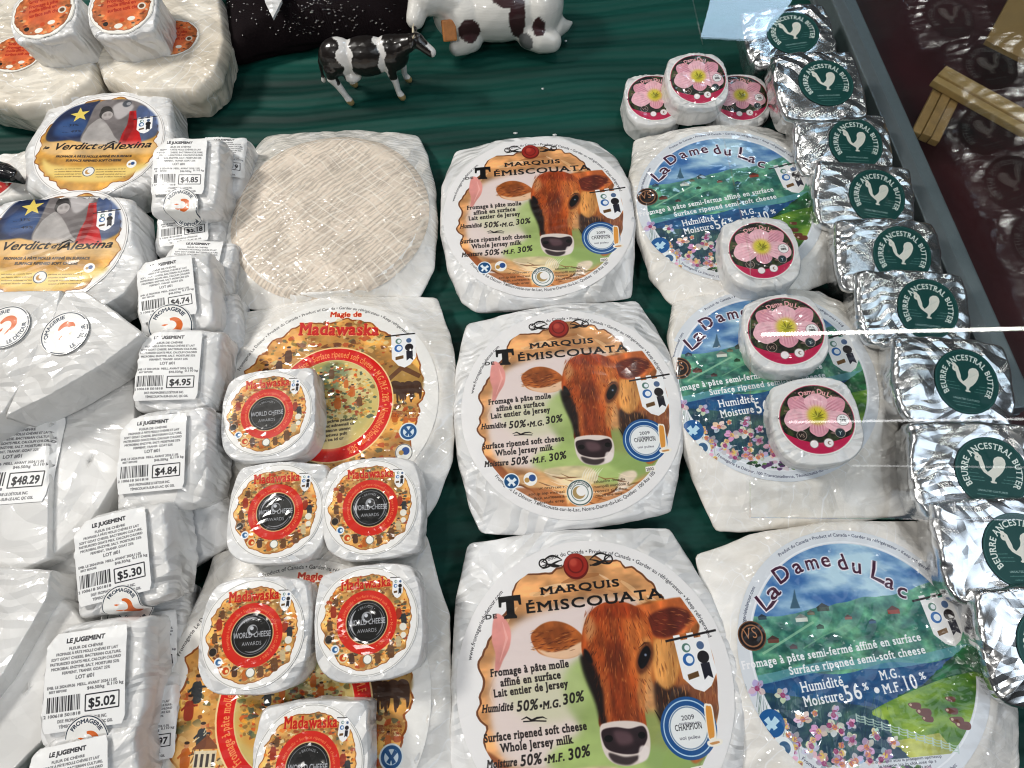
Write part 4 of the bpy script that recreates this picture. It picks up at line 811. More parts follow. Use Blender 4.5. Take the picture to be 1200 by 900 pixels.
# ------------------------------------------------------------ wrapped packages
def smooth_cyc(a, n):
    for _ in range(n): a = (np.roll(a, 1)+2*a+np.roll(a, -1))/4
    return a
class Pack:
    """a wrapped cheese: flat top, rounded shoulder, folded wrapping down to what it stands on (local coordinates, base at z=0)"""
    def __init__(s, poly, h, pk=1.0, rt=None, rtf=.9, zm=.55, amp=.0015, base=.93, seed=1, freq=32, NA=180, topamp=.14, sm=1, drop=2.0, lift=0.0, flap=0.0):
        s.flap = flap; s.pk = pk
        P = np.array(poly); s.h = h; s.amp = amp; s.seed = seed; s.freq = freq; s.NA = NA; s.drop = drop
        th = np.linspace(-math.pi, math.pi, NA, endpoint=False); R = np.zeros(NA)
        for i in range(len(P)):
            a, b = P[i], P[(i+1) % len(P)]; e = b-a
            dx, dy = np.cos(th), np.sin(th); den = dx*e[1]-dy*e[0]; den = np.where(np.abs(den) < 1e-12, 1e-12, den)
            t = (a[0]*e[1]-a[1]*e[0])/den; q = (a[0]*dy-a[1]*dx)/den
            R = np.where((t > 0) & (q >= -1e-6) & (q <= 1+1e-6), np.maximum(R, t), R)
        R[R == 0] = R.mean(); R = smooth_cyc(R, sm)
        s.th = th; s.Ro = R*(1+.012*(fbm(np.cos(th)*6+seed, np.sin(th)*6, seed, 3)-.5)*2)
        s.Rt = np.minimum(rt if rt else 9, s.Ro*rtf); s.Rt = smooth_cyc(s.Rt, 3)
        cor = smooth_cyc(R/np.median(R)-1, 2); s.zm = h*np.clip(zm+np.clip(cor, 0, .3)*lift, .1, .97); s.base = base; s.topamp = topamp
    def at_ang(s, arr, th):
        return np.interp(th, np.append(s.th, math.pi), np.append(arr, arr[0]))
    def disp(s, x, y, w):
        rr = np.clip((np.hypot(x, y)/s.Ro.mean()-.62)/.25, 0, 1); th = np.arctan2(y, x)
        fine = (crumple(x, y, s.seed+3, s.freq*2.6, 4)-.25)*1.5*np.clip(w-.4, 0, 1)
        return s.amp*w*((crumple(x, y, s.seed, s.freq)-.25)*3.6+fine+(s.pleat(th)-.4)*rr*.8)
    def pleat(s, th):
        """folds gathered round the edge"""
        q = fbm(np.cos(th)*2.2+s.seed, np.sin(th)*2.2, s.seed+5, 3); mk = np.clip((fbm(np.cos(th)*3+s.seed, np.sin(th)*3+7, s.seed, 2)-.32)*4, 0, 1)
        return (tri(th/6.2832*13+q*5)*.7+tri(th/6.2832*37+q*11)*.3)*mk*s.pk+.4*(1-s.pk)
    def ztop(s, x, y, noise=True):
        r = np.hypot(x, y); th = np.arctan2(y, x); Ro = s.at_ang(s.Ro, th); Rt = s.at_ang(s.Rt, th); zm = s.at_ang(s.zm, th)
        t = np.clip((r-Rt)/(Ro-Rt), 0, 1); cv = np.power(np.clip(1-t**s.drop, 0, 1), 1/s.drop); k = np.clip((Ro-Rt)/s.h*1.6-.45, 0, 1)*s.flap; z = zm+(s.h-zm)*(cv*(1-k)+k*(.25*cv+.75*(1-t)**1.5))
        w = s.topamp+(1-s.topamp)*np.clip((r/Rt-.80)/.25, 0, 1)
        z = z - .0006*(r/Rt)**2 + .0016*(fbm(x*16+s.seed, y*16, s.seed, 2)-.5)
        return z+(s.disp(x, y, w) if noise else 0)
    def build(s, name, mat, parent, uv=None):
        rings = []; V = []; c, sn = np.cos(s.th), np.sin(s.th)
        for f in (0.001, .12, .25, .38, .5, .6, .7, .78, .85, .91, .96, 1.0):
            x, y = c*s.Rt*f, sn*s.Rt*f; V.append(np.stack([x, y, s.ztop(x, y)], -1))
        for t in (.08, .17, .27, .38, .5, .62, .73, .82, .89, .94, .975, .995):
            r = s.Rt+(s.Ro-s.Rt)*t; x, y = c*r, sn*r; V.append(np.stack([x, y, s.ztop(x, y)], -1))
        zl = V[-1][:, 2]
        for k, t in enumerate((.12, .3, .5, .7, .88, 1.0)):
            r = s.Ro*(1+(s.base-1)*t**1.5); z = np.maximum(zl*(1-t), 0); d = crumple(c*s.Ro+k*.0, sn*s.Ro+z*1.6, s.seed+9, s.freq*1.3)-.25+.35*(s.pleat(s.th)-.4)*(.3+t)
            r = r+s.amp*4.0*d*(1-t*.6); V.append(np.stack([c*r, sn*r, z], -1))
        nR = len(V); n = s.NA; V = np.concatenate(V); F = []
        for k in range(nR-1):
            a = k*n; b = (k+1)*n
            F += [(a+i, b+i, b+(i+1) % n, a+(i+1) % n) for i in range(n)]
        F.append(tuple(range(n-1, -1, -1)))
        return mesh_obj(name, V, F, mat, parent, uvs=(V[:, :2]*uv+.5) if uv else None)
    def decal(s, name, mat, parent, cx, cy, R, ry=None, rot=0.0, shape='disc', off=.0007, asp=1.0, sx=1.0):
        """thin printed label laid over the wrapping"""
        ca, sa = math.cos(rot), math.sin(rot)
        if shape == 'disc':
            nr, na = (22, 72) if R > .07 else (14, 56); U = [(0, 0)]; F = []
            for k in range(1, nr+1):
                for j in range(na): a = j/na*2*math.pi; U.append((k/nr*math.cos(a), k/nr*math.sin(a)))
            F = [(0, 1+j, 1+(j+1) % na) for j in range(na)]
            for k in range(nr-1):
                a = 1+k*na; b = a+na; F += [(a+j, b+j, b+(j+1) % na, a+(j+1) % na) for j in range(na)]
            U = np.array(U); X = U[:, 0]*R*sx; Y = U[:, 1]*(ry or R); uv = U*.5+.5
        else:
            nx, ny = 34, 38; g = np.array([(i/(nx-1)*2-1, j/(ny-1)*2-1) for j in range(ny) for i in range(nx)])
            k = .07; q = np.abs(g); uv = g*.5+.5
            X = g[:, 0]*R*(1-.06*np.clip(q[:, 1]-.85, 0, 1)/.15*(q[:, 0] > .8)); Y = g[:, 1]*R*asp; F = [(j*nx+i, j*nx+i+1, (j+1)*nx+i+1, (j+1)*nx+i) for j in range(ny-1) for i in range(nx-1)]
        x = cx+X*ca-Y*sa; y = cy+X*sa+Y*ca
        z = s.ztop(x, y)+off
        return mesh_obj(name, np.stack([x, y, z], -1), F, mat, parent, uvs=uv)
def ppoly(pts, z, c):
    return [(at(x, y, z).x-c[0], at(x, y, z).y-c[1]) for x, y in pts]
def squircle(hx, hy, n=4.0, rot=0.0, corners=(0, 0, 0, 0), seed=0, m=64):
    rg = random.Random(seed); out = []
    for k in range(m):
        t = k/m*2*math.pi; c, s_ = math.cos(t), math.sin(t); r = (abs(c)**n+abs(s_)**n)**(-1/n)
        q = int(((t % (2*math.pi))/(math.pi/2))) % 4; d = abs(((t % (math.pi/2))-math.pi/4)/(math.pi/4)); r *= 1+corners[q]*1.5*max(0, 1-d*3.6)
        x, y = hx*r*c, hy*r*s_; out.append((x*math.cos(rot)-y*math.sin(rot), x*math.sin(rot)+y*math.cos(rot)))
    return out

# ------------------------------------------------------------ the setting
def ribbed_cloth():
    nx, ny = 260, 900; x0, x1, y0, y1 = -1.15, .55, -.45, 1.35
    X, Y = np.meshgrid(np.linspace(x0, x1, nx), np.linspace(y0, y1, ny)); 
    yy = Y+.034*(fbm(X*3, Y*3, 4, 3)-.5)*2+.02*X*.2
    Z = .0013*np.sin((yy+.012*fbm(X*2, Y*4, 31, 2))*2*math.pi/.034)+.0035*(fbm(X*2.2, yy*17, 8, 4)-.5)*2+.0012*np.sin(yy*2*math.pi/.0125+3*fbm(X*3, Y*8, 2))*.4-.006
    V = np.stack([X.ravel(), Y.ravel(), Z.ravel()], -1)
    F = [(j*nx+i, j*nx+i+1, (j+1)*nx+i+1, (j+1)*nx+i) for j in range(ny-1) for i in range(nx-1)]
    m, nt, p = new_mat('green_satin'); L = nt.links.new
    tc = N(nt, 'ShaderNodeTexCoord'); mp = N(nt, 'ShaderNodeMapping'); mp.inputs['Scale'].default_value = (1.2, 26, 1); L(tc.outputs['Object'], mp.inputs[0])
    nz = N(nt, 'ShaderNodeTexNoise', i_Scale=1.0, i_Detail=4.0, i_Roughness=.55); L(mp.outputs[0], nz.inputs['Vector'])
    cr = N(nt, 'ShaderNodeValToRGB'); cr.color_ramp.elements[0].position = .32; cr.color_ramp.elements[0].color = (.000, .022, .017, 1); cr.color_ramp.elements[1].position = .72; cr.color_ramp.elements[1].color = (.001, .078, .058, 1)
    L(nz.outputs['Fac'], cr.inputs[0]); L(cr.outputs[0], p.inputs['Base Color']); p.inputs['Roughness'].default_value = .62; p.inputs['Specular IOR Level'].default_value = .3; p.inputs['Sheen Weight'].default_value = .0
    n2 = N(nt, 'ShaderNodeTexNoise', i_Scale=900.0, i_Detail=2.0); L(tc.outputs['Object'], n2.inputs['Vector']); b = N(nt, 'ShaderNodeBump', i_Strength=.25, i_Distance=.0004); L(n2.outputs['Fac'], b.inputs['Height']); L(b.outputs[0], p.inputs['Normal'])
    tag(mesh_obj('green_tablecloth', V, F, m), kind='structure')
ribbed_cloth()
def box(name, x0, x1, y0, y1, z0, z1, mat, parent=None, bev=.0, seg=2):
    bm = bmesh.new(); bmesh.ops.create_cube(bm, size=1)
    for v in bm.verts: v.co = Vector(((x0+x1)/2+v.co.x*(x1-x0), (y0+y1)/2+v.co.y*(y1-y0), (z0+z1)/2+v.co.z*(z1-z0)))
    if bev: bmesh.ops.bevel(bm, geom=bm.edges[:], offset=bev, segments=seg, affect='EDGES', profile=.6)
    me = bpy.data.meshes.new(name); bm.to_mesh(me); bm.free(); me.materials.append(mat)
    o = bpy.data.objects.new(name, me); col.objects.link(o)
    if parent: o.parent = parent
    return o
floor2 = mat_plain('dark_maroon_board', (.045, .005, .007), .4, coat=.15, bump=.1, bscale=8, var=.5)
tag(box('maroon_shelf', .50, 2.2, -.6, 2.4, -.09, -.012, floor2), kind='structure')
# rail along the right edge of the display, and the glass side wall that stands on it
ra, rb = at(1000, 25, .03), at(1180, 440, .03); rail_ang = math.atan2(rb.y-ra.y, rb.x-ra.x)
RAIL = thing('case_rail', 'grey metal rail along the right edge of the display bed, under the glass side', 'rail', ra, (0, 0, rail_ang))
steel = mat_plain('brushed_grey_steel', (.20, .235, .25), .42, metallic=.45, bump=.15, bscale=120, var=.12)
ln = (rb-ra).length
# ------------------------------------------------------------ big wheels
G_MQ = 'large white wheels with the brown calf label'; G_DM = 'large wheels with the lakeside label'; G_MD = 'large wheels with the village label'
def wheel(name, label, group, c, pts, rt, h=HL, z0=0.0, mat='paper', lab=None, R=.119, rot=0.0, seed=1, amp=.0021, freq=34, lc=(0, 0), tilt=(0, 0), zm=.55, rtf=.95, lift=1.2, NA=260, uv=None, topamp=.10):
    t = thing(name, label, 'cheese', (c[0], c[1], z0), (tilt[0], tilt[1], 0), group)
    p = Pack(ppoly(pts, z0+h*.6, c), h, rt=rt, rtf=rtf, zm=zm, amp=amp, seed=seed, freq=freq, NA=NA, lift=-.8, topamp=topamp, flap=1.0, drop=2.6)
    w_ = p.build('wrapper', M[mat] if mat in M else ART[mat], t, uv)
    if lab: p.decal('rind' if lab == 'linen' else 'label', ART[lab], t, lc[0], lc[1], R, rot=rot)
    return t, p
wheel('wrapped_cheese', 'farthest calf-label wheel, white wrapped, right of the cross-hatched unlabelled wheel', G_MQ, (.0444, .4746),
      [(532,171),(600,166),(650,163),(700,162),(722,185),(738,220),(745,270),(742,345),(700,354),(640,362),(560,364),(540,352),(525,320),(516,275),(517,220)], .118, lab='marquis', R=.1165, rot=-.02, seed=3)
wheel('wrapped_cheese', 'middle calf-label wheel, white wrapped, between two others like it', G_MQ, (.0616, .2209),
      [(546,376),(600,366),(670,356),(748,348),(768,380),(785,415),(799,470),(799,530),(788,600),(740,612),(680,622),(620,627),(562,624),(548,590),(536,540),(531,480),(534,425)], .120, lab='marquis', R=.118, seed=5)
wheel('wrapped_cheese', 'nearest calf-label wheel, white wrapped, cut off by the bottom edge of the photo', G_MQ, (.0590, -.0440),
      [(548,636),(640,622),(786,618),(805,650),(835,700),(858,760),(872,830),(872,900),(850,990),(700,1010),(545,1000),(526,900),(528,800),(534,700)], .129, lab='marquis', R=.1265, rot=.015, seed=8)
wheel('wrapped_cheese', 'large pale unlabelled wheel with cross-hatched rind showing through clear wrap', None, at(385, 248, HL)[:2],
      [(305,148),(400,146),(488,148),(500,175),(510,215),(512,260),(508,310),(490,345),(400,352),(320,362),(275,355),(262,330),(254,280),(256,225),(280,180)], .114, mat='film', lab='linen', R=.1235, seed=12, zm=.35, amp=.0016, rtf=.95)
wheel('wrapped_cheese', 'village-label wheel with much of its red ring uncovered, below the unlabelled wheel', G_MD, (-.1981, .2489),
      [(283,363),(380,350),(512,344),(522,375),(533,410),(536,470),(530,540),(512,590),(488,620),(440,640),(300,652),(246,648),(241,600),(243,560),(250,500),(258,450),(266,400)], .122, mat='film', lab='madawaska', R=.118, seed=15, amp=.0025)
wheel('wrapped_cheese', 'village-label wheel nearly hidden under three small round cheeses at the bottom edge', G_MD, (-.2155, -.046),
      [(245,648),(300,632),(400,630),(497,622),(514,680),(527,720),(531,800),(529,960),(480,1010),(200,1010),(166,940),(172,860),(190,800),(215,740),(236,690)], .124, z0=.006, mat='film', lab='madawaska', R=.126, seed=18, amp=.0026, rot=-.02)
wheel('wrapped_cheese', 'farthest lakeside-label wheel, cream, one small flower-label cheese on its front edge', G_DM, (.2785, .4745),
      [(745,156),(820,150),(900,147),(925,160),(950,190),(974,250),(976,328),(930,347),(800,360),(783,348),(763,322),(745,270),(737,210)], .118, mat='film', lab='dame', R=.1115, rot=.03, seed=21, amp=.0022, tilt=(0, -.04))
wheel('wrapped_cheese', 'middle lakeside-label wheel, cream, half covered by two small flower-label cheeses', G_DM, (.2815, .2405),
      [(790,352),(850,345),(960,343),(1008,368),(1022,400),(1046,450),(1064,500),(1074,602),(1000,612),(900,620),(842,622),(832,600),(812,560),(798,520),(788,450),(783,390)], .118, mat='film', lab='dame', R=.1115, rot=.0, seed=24, amp=.0024, tilt=(0, -.03))
wheel('wrapped_cheese', 'nearest lakeside-label wheel, cream, its label fully uncovered, bottom right', G_DM, (.3065, -.0345),
      [(816,650),(880,626),(960,612),(1082,610),(1120,650),(1150,690),(1180,760),(1196,830),(1203,960),(1100,1000),(880,1000),(852,900),(842,800),(828,720)], .119, mat='film', lab='dame', R=.113, seed=27, amp=.0024)

# ------------------------------------------------------------ small cheeses
def small(name, label, cat, group, px, z0, h, hx, hy, n=3.2, rot=0.0, mat='paper', lab=None, R=.04, lrot=0.0, loff=(0, 0), tilt=(0, 0), seed=1, amp=.0016, corners=(0,0,0,0), rtf=.9, zm=.7, base=1.0, freq=48, NA=120, drop=2.4, lsx=1.0, topamp=.12, pk=1.0):
    c = at(px[0], px[1], z0+h); T = Vector((0, 0, h)); 
    t = thing(name, label, cat, (0, 0, 0), (tilt[0], tilt[1], 0), group)
    t.location = c-(t.rotation_euler.to_matrix() @ (T+Vector((loff[0], loff[1], 0))))   # the label sits where the photo shows it
    p = Pack(squircle(hx, hy, n, rot, corners, seed), h, rtf=rtf, zm=zm, amp=amp, seed=seed, freq=freq, NA=NA, base=base, drop=drop, topamp=topamp, pk=pk)
    p.build('wrapper', M[mat], t)
    if lab: p.decal('label', ART[lab], t, loff[0], loff[1], R, rot=lrot, sx=lsx)
    return t, p
G1 = 'small round cheeses with the red-ring village label'; Z1 = HL
for px, lr, z0, L_, k, cr, rt_, tl in (
    ((313,483), .05, Z1, 'small red-ring village-label cheese, the farthest one, with matt black seal', 3, (.10,.04,.0,.0), .05, (.02, 0)),
    ((323,598), .02, Z1*.9, 'small village-label cheese with shiny black seal, left one of the middle pair', 1, (.08,.05,0,0), -.03, (.04, 0)),
    ((434,593), .0, Z1*.95, 'small village-label cheese with shiny black seal, right one of the middle pair', 2, (.04,.02,0,.05), .02, (.05, 0)),
    ((296,742), .03, Z1+.008, 'small village-label cheese, lower left, with all its black seal lettering clear', 1, (.05,.02,0,0), -.02, (.03, .02)),
    ((430,727), .04, Z1+.008, 'small village-label cheese, lower right, painted glare over its black seal', 2, (.03,.05,0,.03), .05, (.02, .0)),
    ((361,897), -.02, Z1+.008, 'small village-label cheese half cut off by the bottom edge of the photo', 3, (.10,.08,0,0), 0, (.0, 0))):
    small('small_wrapped_cheese', L_, 'cheese', G1, px, z0, .036, .0490, .0495, 3.4, rt_, 'paper', 'mada%d' % k, .0455, lr, (-.001, .001), tl, seed=int(px[0]+px[1]), corners=cr, rtf=.955, amp=.0021)
G2 = 'small cheeses with the pink flower label'
for px, lr, z0, L_, tl, hx in (
    ((767,114), .0, 0.0, 'small flower-label cheese at the back, left of the pair under the top one', (.10, 0), .039),
    ((868,114), -.05, 0.0, 'small flower-label cheese at the back, right of the pair, beside the foil butter', (.10, 0), .039),
    ((818,92), .0, .030, 'small flower-label cheese on top of two others like it at the back', (.16, 0), .0395),
    ((892,293), .0, HL*.9, 'small flower-label cheese standing on the front of the farthest lakeside wheel', (.06, -.05), .043),
    ((921,387), -.06, HL, 'small flower-label cheese, upper of the two leaning on each other, bright streak across it', (.05, -.12), .042),
    ((957,491), -.12, HL, 'small flower-label cheese, lower of the two leaning on each other on the lakeside wheel', (.06, -.14), .043)):
    small('small_wrapped_cheese', L_, 'cheese', G2, px, z0, .036, hx, hx*1.06, 2.8, 0, 'paper', 'flower', .0395 if hx < .0425 and px[1] > 120 else .0365, lr, (0, .001), tl, seed=int(px[0]*2+px[1]), corners=(.03,.05,0,0), rtf=.94, zm=.8, amp=.0024)
# soft cheeses with the portrait label, upper left
for c_px, z0, pts, L_, sd in (((116,168), 0.0, [(70,116),(140,113),(202,114),(206,150),(213,180),(207,215),(150,230),(100,240),(60,238),(32,224),(30,180),(47,150)], 'white wrapped cheese with starry blue portrait label, the farther of two', 31),
                              ((62,284), .020, [(12,240),(90,235),(160,236),(164,280),(172,312),(148,350),(110,368),(30,360),(-50,350),(-55,300),(-25,260)], 'white wrapped cheese with starry blue portrait label, the nearer one behind the wedges', 33)):
    h = .046; c = at(c_px[0], c_px[1], z0+h); t = thing('wrapped_cheese', L_, 'cheese', (c.x, c.y, z0), (0, 0, 0), 'white cheeses with the portrait label')
    p = Pack(ppoly(pts, z0+h*.75, c), h, rt=.088, rtf=.95, zm=.72, amp=.0018, seed=sd, freq=30, NA=200, lift=1.0, base=1.02); p.build('wrapper', M['paper'], t); p.decal('label', ART['verdict'], t, 0, 0, .0835 if c_px[0] > 100 else .086)
# tall tan wheels and the small orange-label cheeses on them
for c_px, pts, L_, lc, sd in (((35,62), [(-80,60),(-30,5),(40,-5),(105,30),(124,75),(122,108),(88,135),(30,143),(-30,130),(-80,100)], 'tall tan wheel in clear wrap in the top left corner, a small cheese on top', (20, 62), 41),
                              ((196,50), [(118,10),(150,-30),(240,-25),(266,10),(274,60),(264,100),(238,122),(170,124),(128,106),(116,70)], 'tall tan wheel in clear wrap, right one of two, with an orange label on top', (203, 44), 43)):
    h = .054; c = at(c_px[0], c_px[1], h); t = thing('wrapped_cheese', L_, 'cheese', (c.x, c.y, 0), (0, 0, 0), 'tall tan wheels in the top left')
    p = Pack(ppoly(pts, h*.55, c), h, rtf=.90, zm=.58, amp=.0026, seed=sd, freq=26, NA=220, base=.93, topamp=.3, drop=2.4); p.build('wrapper', M['cream'], t); q = at(lc[0], lc[1], h)-c; p.decal('label', ART['orange'], t, q.x, q.y, .036)
for px, L_, sd, tl in (((50,14), 'small white cheese with orange label on the left tan wheel, top left corner', 45, (.1, -.05)), ((142,8), 'small white cheese with orange label between the two tan wheels', 47, (.12, 0))):
    small('small_wrapped_cheese', L_, 'cheese', 'small white cheeses with the orange label', px, .052, .052, .046, .046, 2.7, .1, 'paper', 'orange', .0425, .15, (0, .0), tl, seed=sd, corners=(0,0,.03,.1), rtf=.93, zm=.85, amp=.0024)

# price-stickered little cheeses on the left
def sticker_mat(price, seed):
    key = 'sticker_'+price.strip('$').replace('.', '_')
    if key not in ART: art(key, art_sticker(price, seed), coat=.35, strength=.10, rough=.45)
    return ART[key]
def jug(px, z0, hx, hy, L_, price=None, soff=(-.006, .004), srot=.0, sR=.034, rot=.1, tilt=(.2, .0), stamp=None, seed=1, h=.050, n=3.9):
    t, p = small('price_sticker_cheese', L_, 'cheese', 'little white paper cheeses with price stickers', px, z0, h, hx*.95, hy*.95, n, rot, 'paper', None, .03, 0, (0, 0), tilt, seed=seed, amp=.0034, rtf=.86, zm=.60, base=.95, freq=20, NA=150, corners=(.10, -.03, .10, .04), topamp=.10, drop=2.7)
    if price: p.decal('price_sticker', sticker_mat(price, seed), t, soff[0], soff[1], sR*.90, rot=srot, shape='rect', asp=1.1, off=.0042)
    if stamp: p.decal('round_stamp', ART['stamp'], t, stamp[0], stamp[1], stamp[2], rot=stamp[3] if len(stamp) > 3 else 0, off=.0052)
    return t
jug((252,192), .0, .040, .045, 'little paper cheese peeping out right of the $4.85 one beside the unlabelled wheel', '$4.19', (.010, .008), -.05, .030, -.1, (.10, 0), seed=61)
jug((220,262), .0, .044, .040, 'little paper cheese under the $4.85 one, only its barcode end showing', '$5.18', (-.004, .004), .10, .033, 0, (.10, 0), seed=62, h=.040)
jug((228,318), .0, .046, .046, 'little paper cheese behind the $4.74 one, only top lines of its sticker showing', '$4.88', (.0, .008), -.10, .033, -.1, (.06, 0), seed=64, h=.045)
jug((244,392), .0, .038, .050, 'plain pale side of a little paper cheese behind the $4.74 and $4.95 ones', None, seed=66, h=.040)
jug((212,603), .0, .045, .055, 'plain greyish little paper cheese in shade between the $4.84 and $5.30 ones', None, seed=67, h=.040, rot=.5)
jug((163,745), .0, .044, .045, 'little paper cheese priced $5.16, mostly hidden between the $5.30 and $5.02 ones', '$5.16', (.010, -.010), .08, .030, .1, (.1, 0), stamp=(-.012, .018, .018), seed=68, h=.045)
jug((160,860), .0, .040, .050, 'little paper cheese priced $4.97 peeping out behind the $5.02 one', '$4.97', (.008, .008), .05, .030, .1, (.1, 0), seed=69, h=.045)
jug((216,205), .030, .045, .052, 'little paper cheese priced $4.85, round stamp on its front, farthest of its row', '$4.85', (-.005, .010), -.06, .0355, -.06, (.26, 0), stamp=(-.002, -.039, .021, 0), seed=63)
jug((203,345), .030, .046, .050, 'little paper cheese priced $4.74, its stamp cut by the next cheese', '$4.74', (-.006, .006), .12, .0345, .12, (.22, 0), stamp=(.000, -.036, .024, .1), seed=65)
jug((207,432), .036, .045, .048, 'little paper cheese priced $4.95, its sticker reaching over the right edge', '$4.95', (-.008, .003), -.02, .0365, -.08, (.16, .05), seed=70)
jug((188,538), .034, .050, .054, 'little paper cheese priced $4.84, right of the clear wrapped wedge', '$4.84', (-.007, .006), .02, .0375, .04, (.14, -.06), seed=71)
jug((140,655), .034, .050, .050, 'little paper cheese priced $5.30, tilted left of the village-label wheels', '$5.30', (-.005, .003), .17, .0385, .14, (.12, -.05), stamp=(.008, -.041, .018, 0), seed=72)
jug((106,800), .036, .050, .053, 'little paper cheese priced $5.02, the nearest whole one in the bottom left', '$5.02', (-.003, .004), .08, .0395, .05, (.10, -.04), stamp=(.004, -.043, .019, 0), seed=73)
jug((92,925), .034, .050, .045, 'little paper cheese at the bottom edge, only its top corner in view', '$4.60', (-.006, .0), .15, .0355, .12, (.06, 0), seed=74)

# paper-wrapped wedges
def wedge(L_, pts, z1, h, stamp=None, sticker=None, seed=1, tilt=(0, 0), mat='wedgewrap', amp=.0011):
    cx = sum(p[0] for p in pts)/len(pts); cy = sum(p[1] for p in pts)/len(pts); c = at(cx, cy, z1)
    t = thing('cheese_wedge', L_, 'cheese', (c.x, c.y, z1-h), (tilt[0], tilt[1], 0), 'wrapped wedges stacked at the left edge')
    p = Pack(ppoly(pts, z1-.004, c), h, rtf=.955, zm=.86, amp=amp, seed=seed, freq=13, NA=300, base=.97, topamp=.45, sm=0, drop=2.6); p.build('wrapper', M[mat], t)
    if stamp: q = at(stamp[0], stamp[1], z1)-c; p.decal('round_stamp', ART['stamp'], t, q.x, q.y, .0245, rot=stamp[2], off=.0022)
    if sticker: q = at(sticker[0], sticker[1], z1)-c; p.decal('price_sticker', sticker_mat(sticker[2], seed), t, q.x, q.y, .042, rot=sticker[3], shape='rect', asp=1.1, off=.001)
    return t
wedge('white wrapped wedge lying flat under the others, behind the $5.30 cheese', [(-60,630),(60,610),(120,600),(150,640),(128,690),(60,720),(-60,720)], .035, .035, seed=81)
wedge('clear wrapped white wedge left of the $4.84 cheese, under the stamped wedges', [(55,500),(120,455),(158,440),(160,490),(140,560),(100,625),(58,655),(50,600)], .056, .045, seed=82)
wedge('white wrapped wedge with the $48.29 sticker at the left edge', [(-70,480),(30,480),(62,495),(60,570),(58,655),(30,668),(-70,670)], .064, .045, sticker=(14,538,'$48.29',.02), seed=83)
wedge('glossy clear wrapped wedge next to the $5.02 cheese, lower left', [(50,690),(80,705),(110,742),(92,800),(60,860),(10,910),(-50,930),(-60,850),(0,780)], .055, .045, seed=84)
wedge('white wrapped wedge in the lower left corner, lying over the glossy clear one', [(-70,668),(0,664),(62,668),(58,700),(30,750),(0,800),(-40,850),(-80,860)], .075, .045, seed=85)
wedge('stamped paper wedge in the left stack, upper left one cut by the photo edge', [(-70,345),(0,342),(74,341),(70,365),(40,430),(5,486),(-70,530)], .105, .048, stamp=(8,384,1.05), seed=86)
wedge('stamped paper wedge in the left stack, the right one pointing at the sticker cheeses', [(78,343),(100,341),(135,365),(170,392),(120,430),(60,465),(6,490),(30,440),(60,375)], .105, .048, stamp=(77,391,1.25), seed=87)

# ------------------------------------------------------------ foil butter blocks with the hen label
G3 = 'silver foil butter blocks'
words = ['farthest, beside the pale blue patch', 'second from the back, squarest, beside the flower cheeses', 'third from the back', 'fourth from the back', 'fifth from the back', 'sixth, just above the thick white streak', 'seventh, between the two white streaks', 'eighth, just below the fine white streak', 'ninth, its label cut by the right edge', 'nearest, only its corner in view']
BT = [((929,38), .060, .050, (.10, -.05), -.05, (.004, 0), .02), ((968,97), .056, .052, (.10, .02), .02, (.006, 0), .040), ((1003,168), .062, .046, (.20, .06), -.12, (.012, 0), .02), ((1028,230), .062, .046, (.22, .06), -.10, (.012, 0), .02),
      ((1057,299), .062, .046, (.24, .06), -.16, (.012, 0), .02), ((1087,362), .064, .046, (.22, .06), -.14, (.013, 0), .02), ((1133,447), .064, .049, (.16, .08), -.24, (.010, .0), .03), ((1162,553), .064, .052, (.12, -.04), -.12, (.010, 0), .03), ((1196,645), .064, .050, (.12, 0), -.10, (.010, 0), .03), ((1238,758), .062, .052, (.12, 0), -.05, (.0, 0), .03)]
for i, (px, hx, hy, tl, lr, lo, z0) in enumerate(BT):
    lr += (.10, -.04, .05, -.10, .06, 0, .02, -.08, .05, 0)[i]; small('foil_butter', 'silver foil butter with green hen label, '+words[i], 'butter', G3, px, z0, .036, hx, hy, 3.8, lr*.5, 'foil', 'hen', .0342, lr, lo, tl, seed=90+i*3, amp=.0042, corners=(.06, .08, .03, .06), rtf=.90, zm=.74, base=.95, freq=34, NA=220, drop=2.8, topamp=.16, pk=.15)
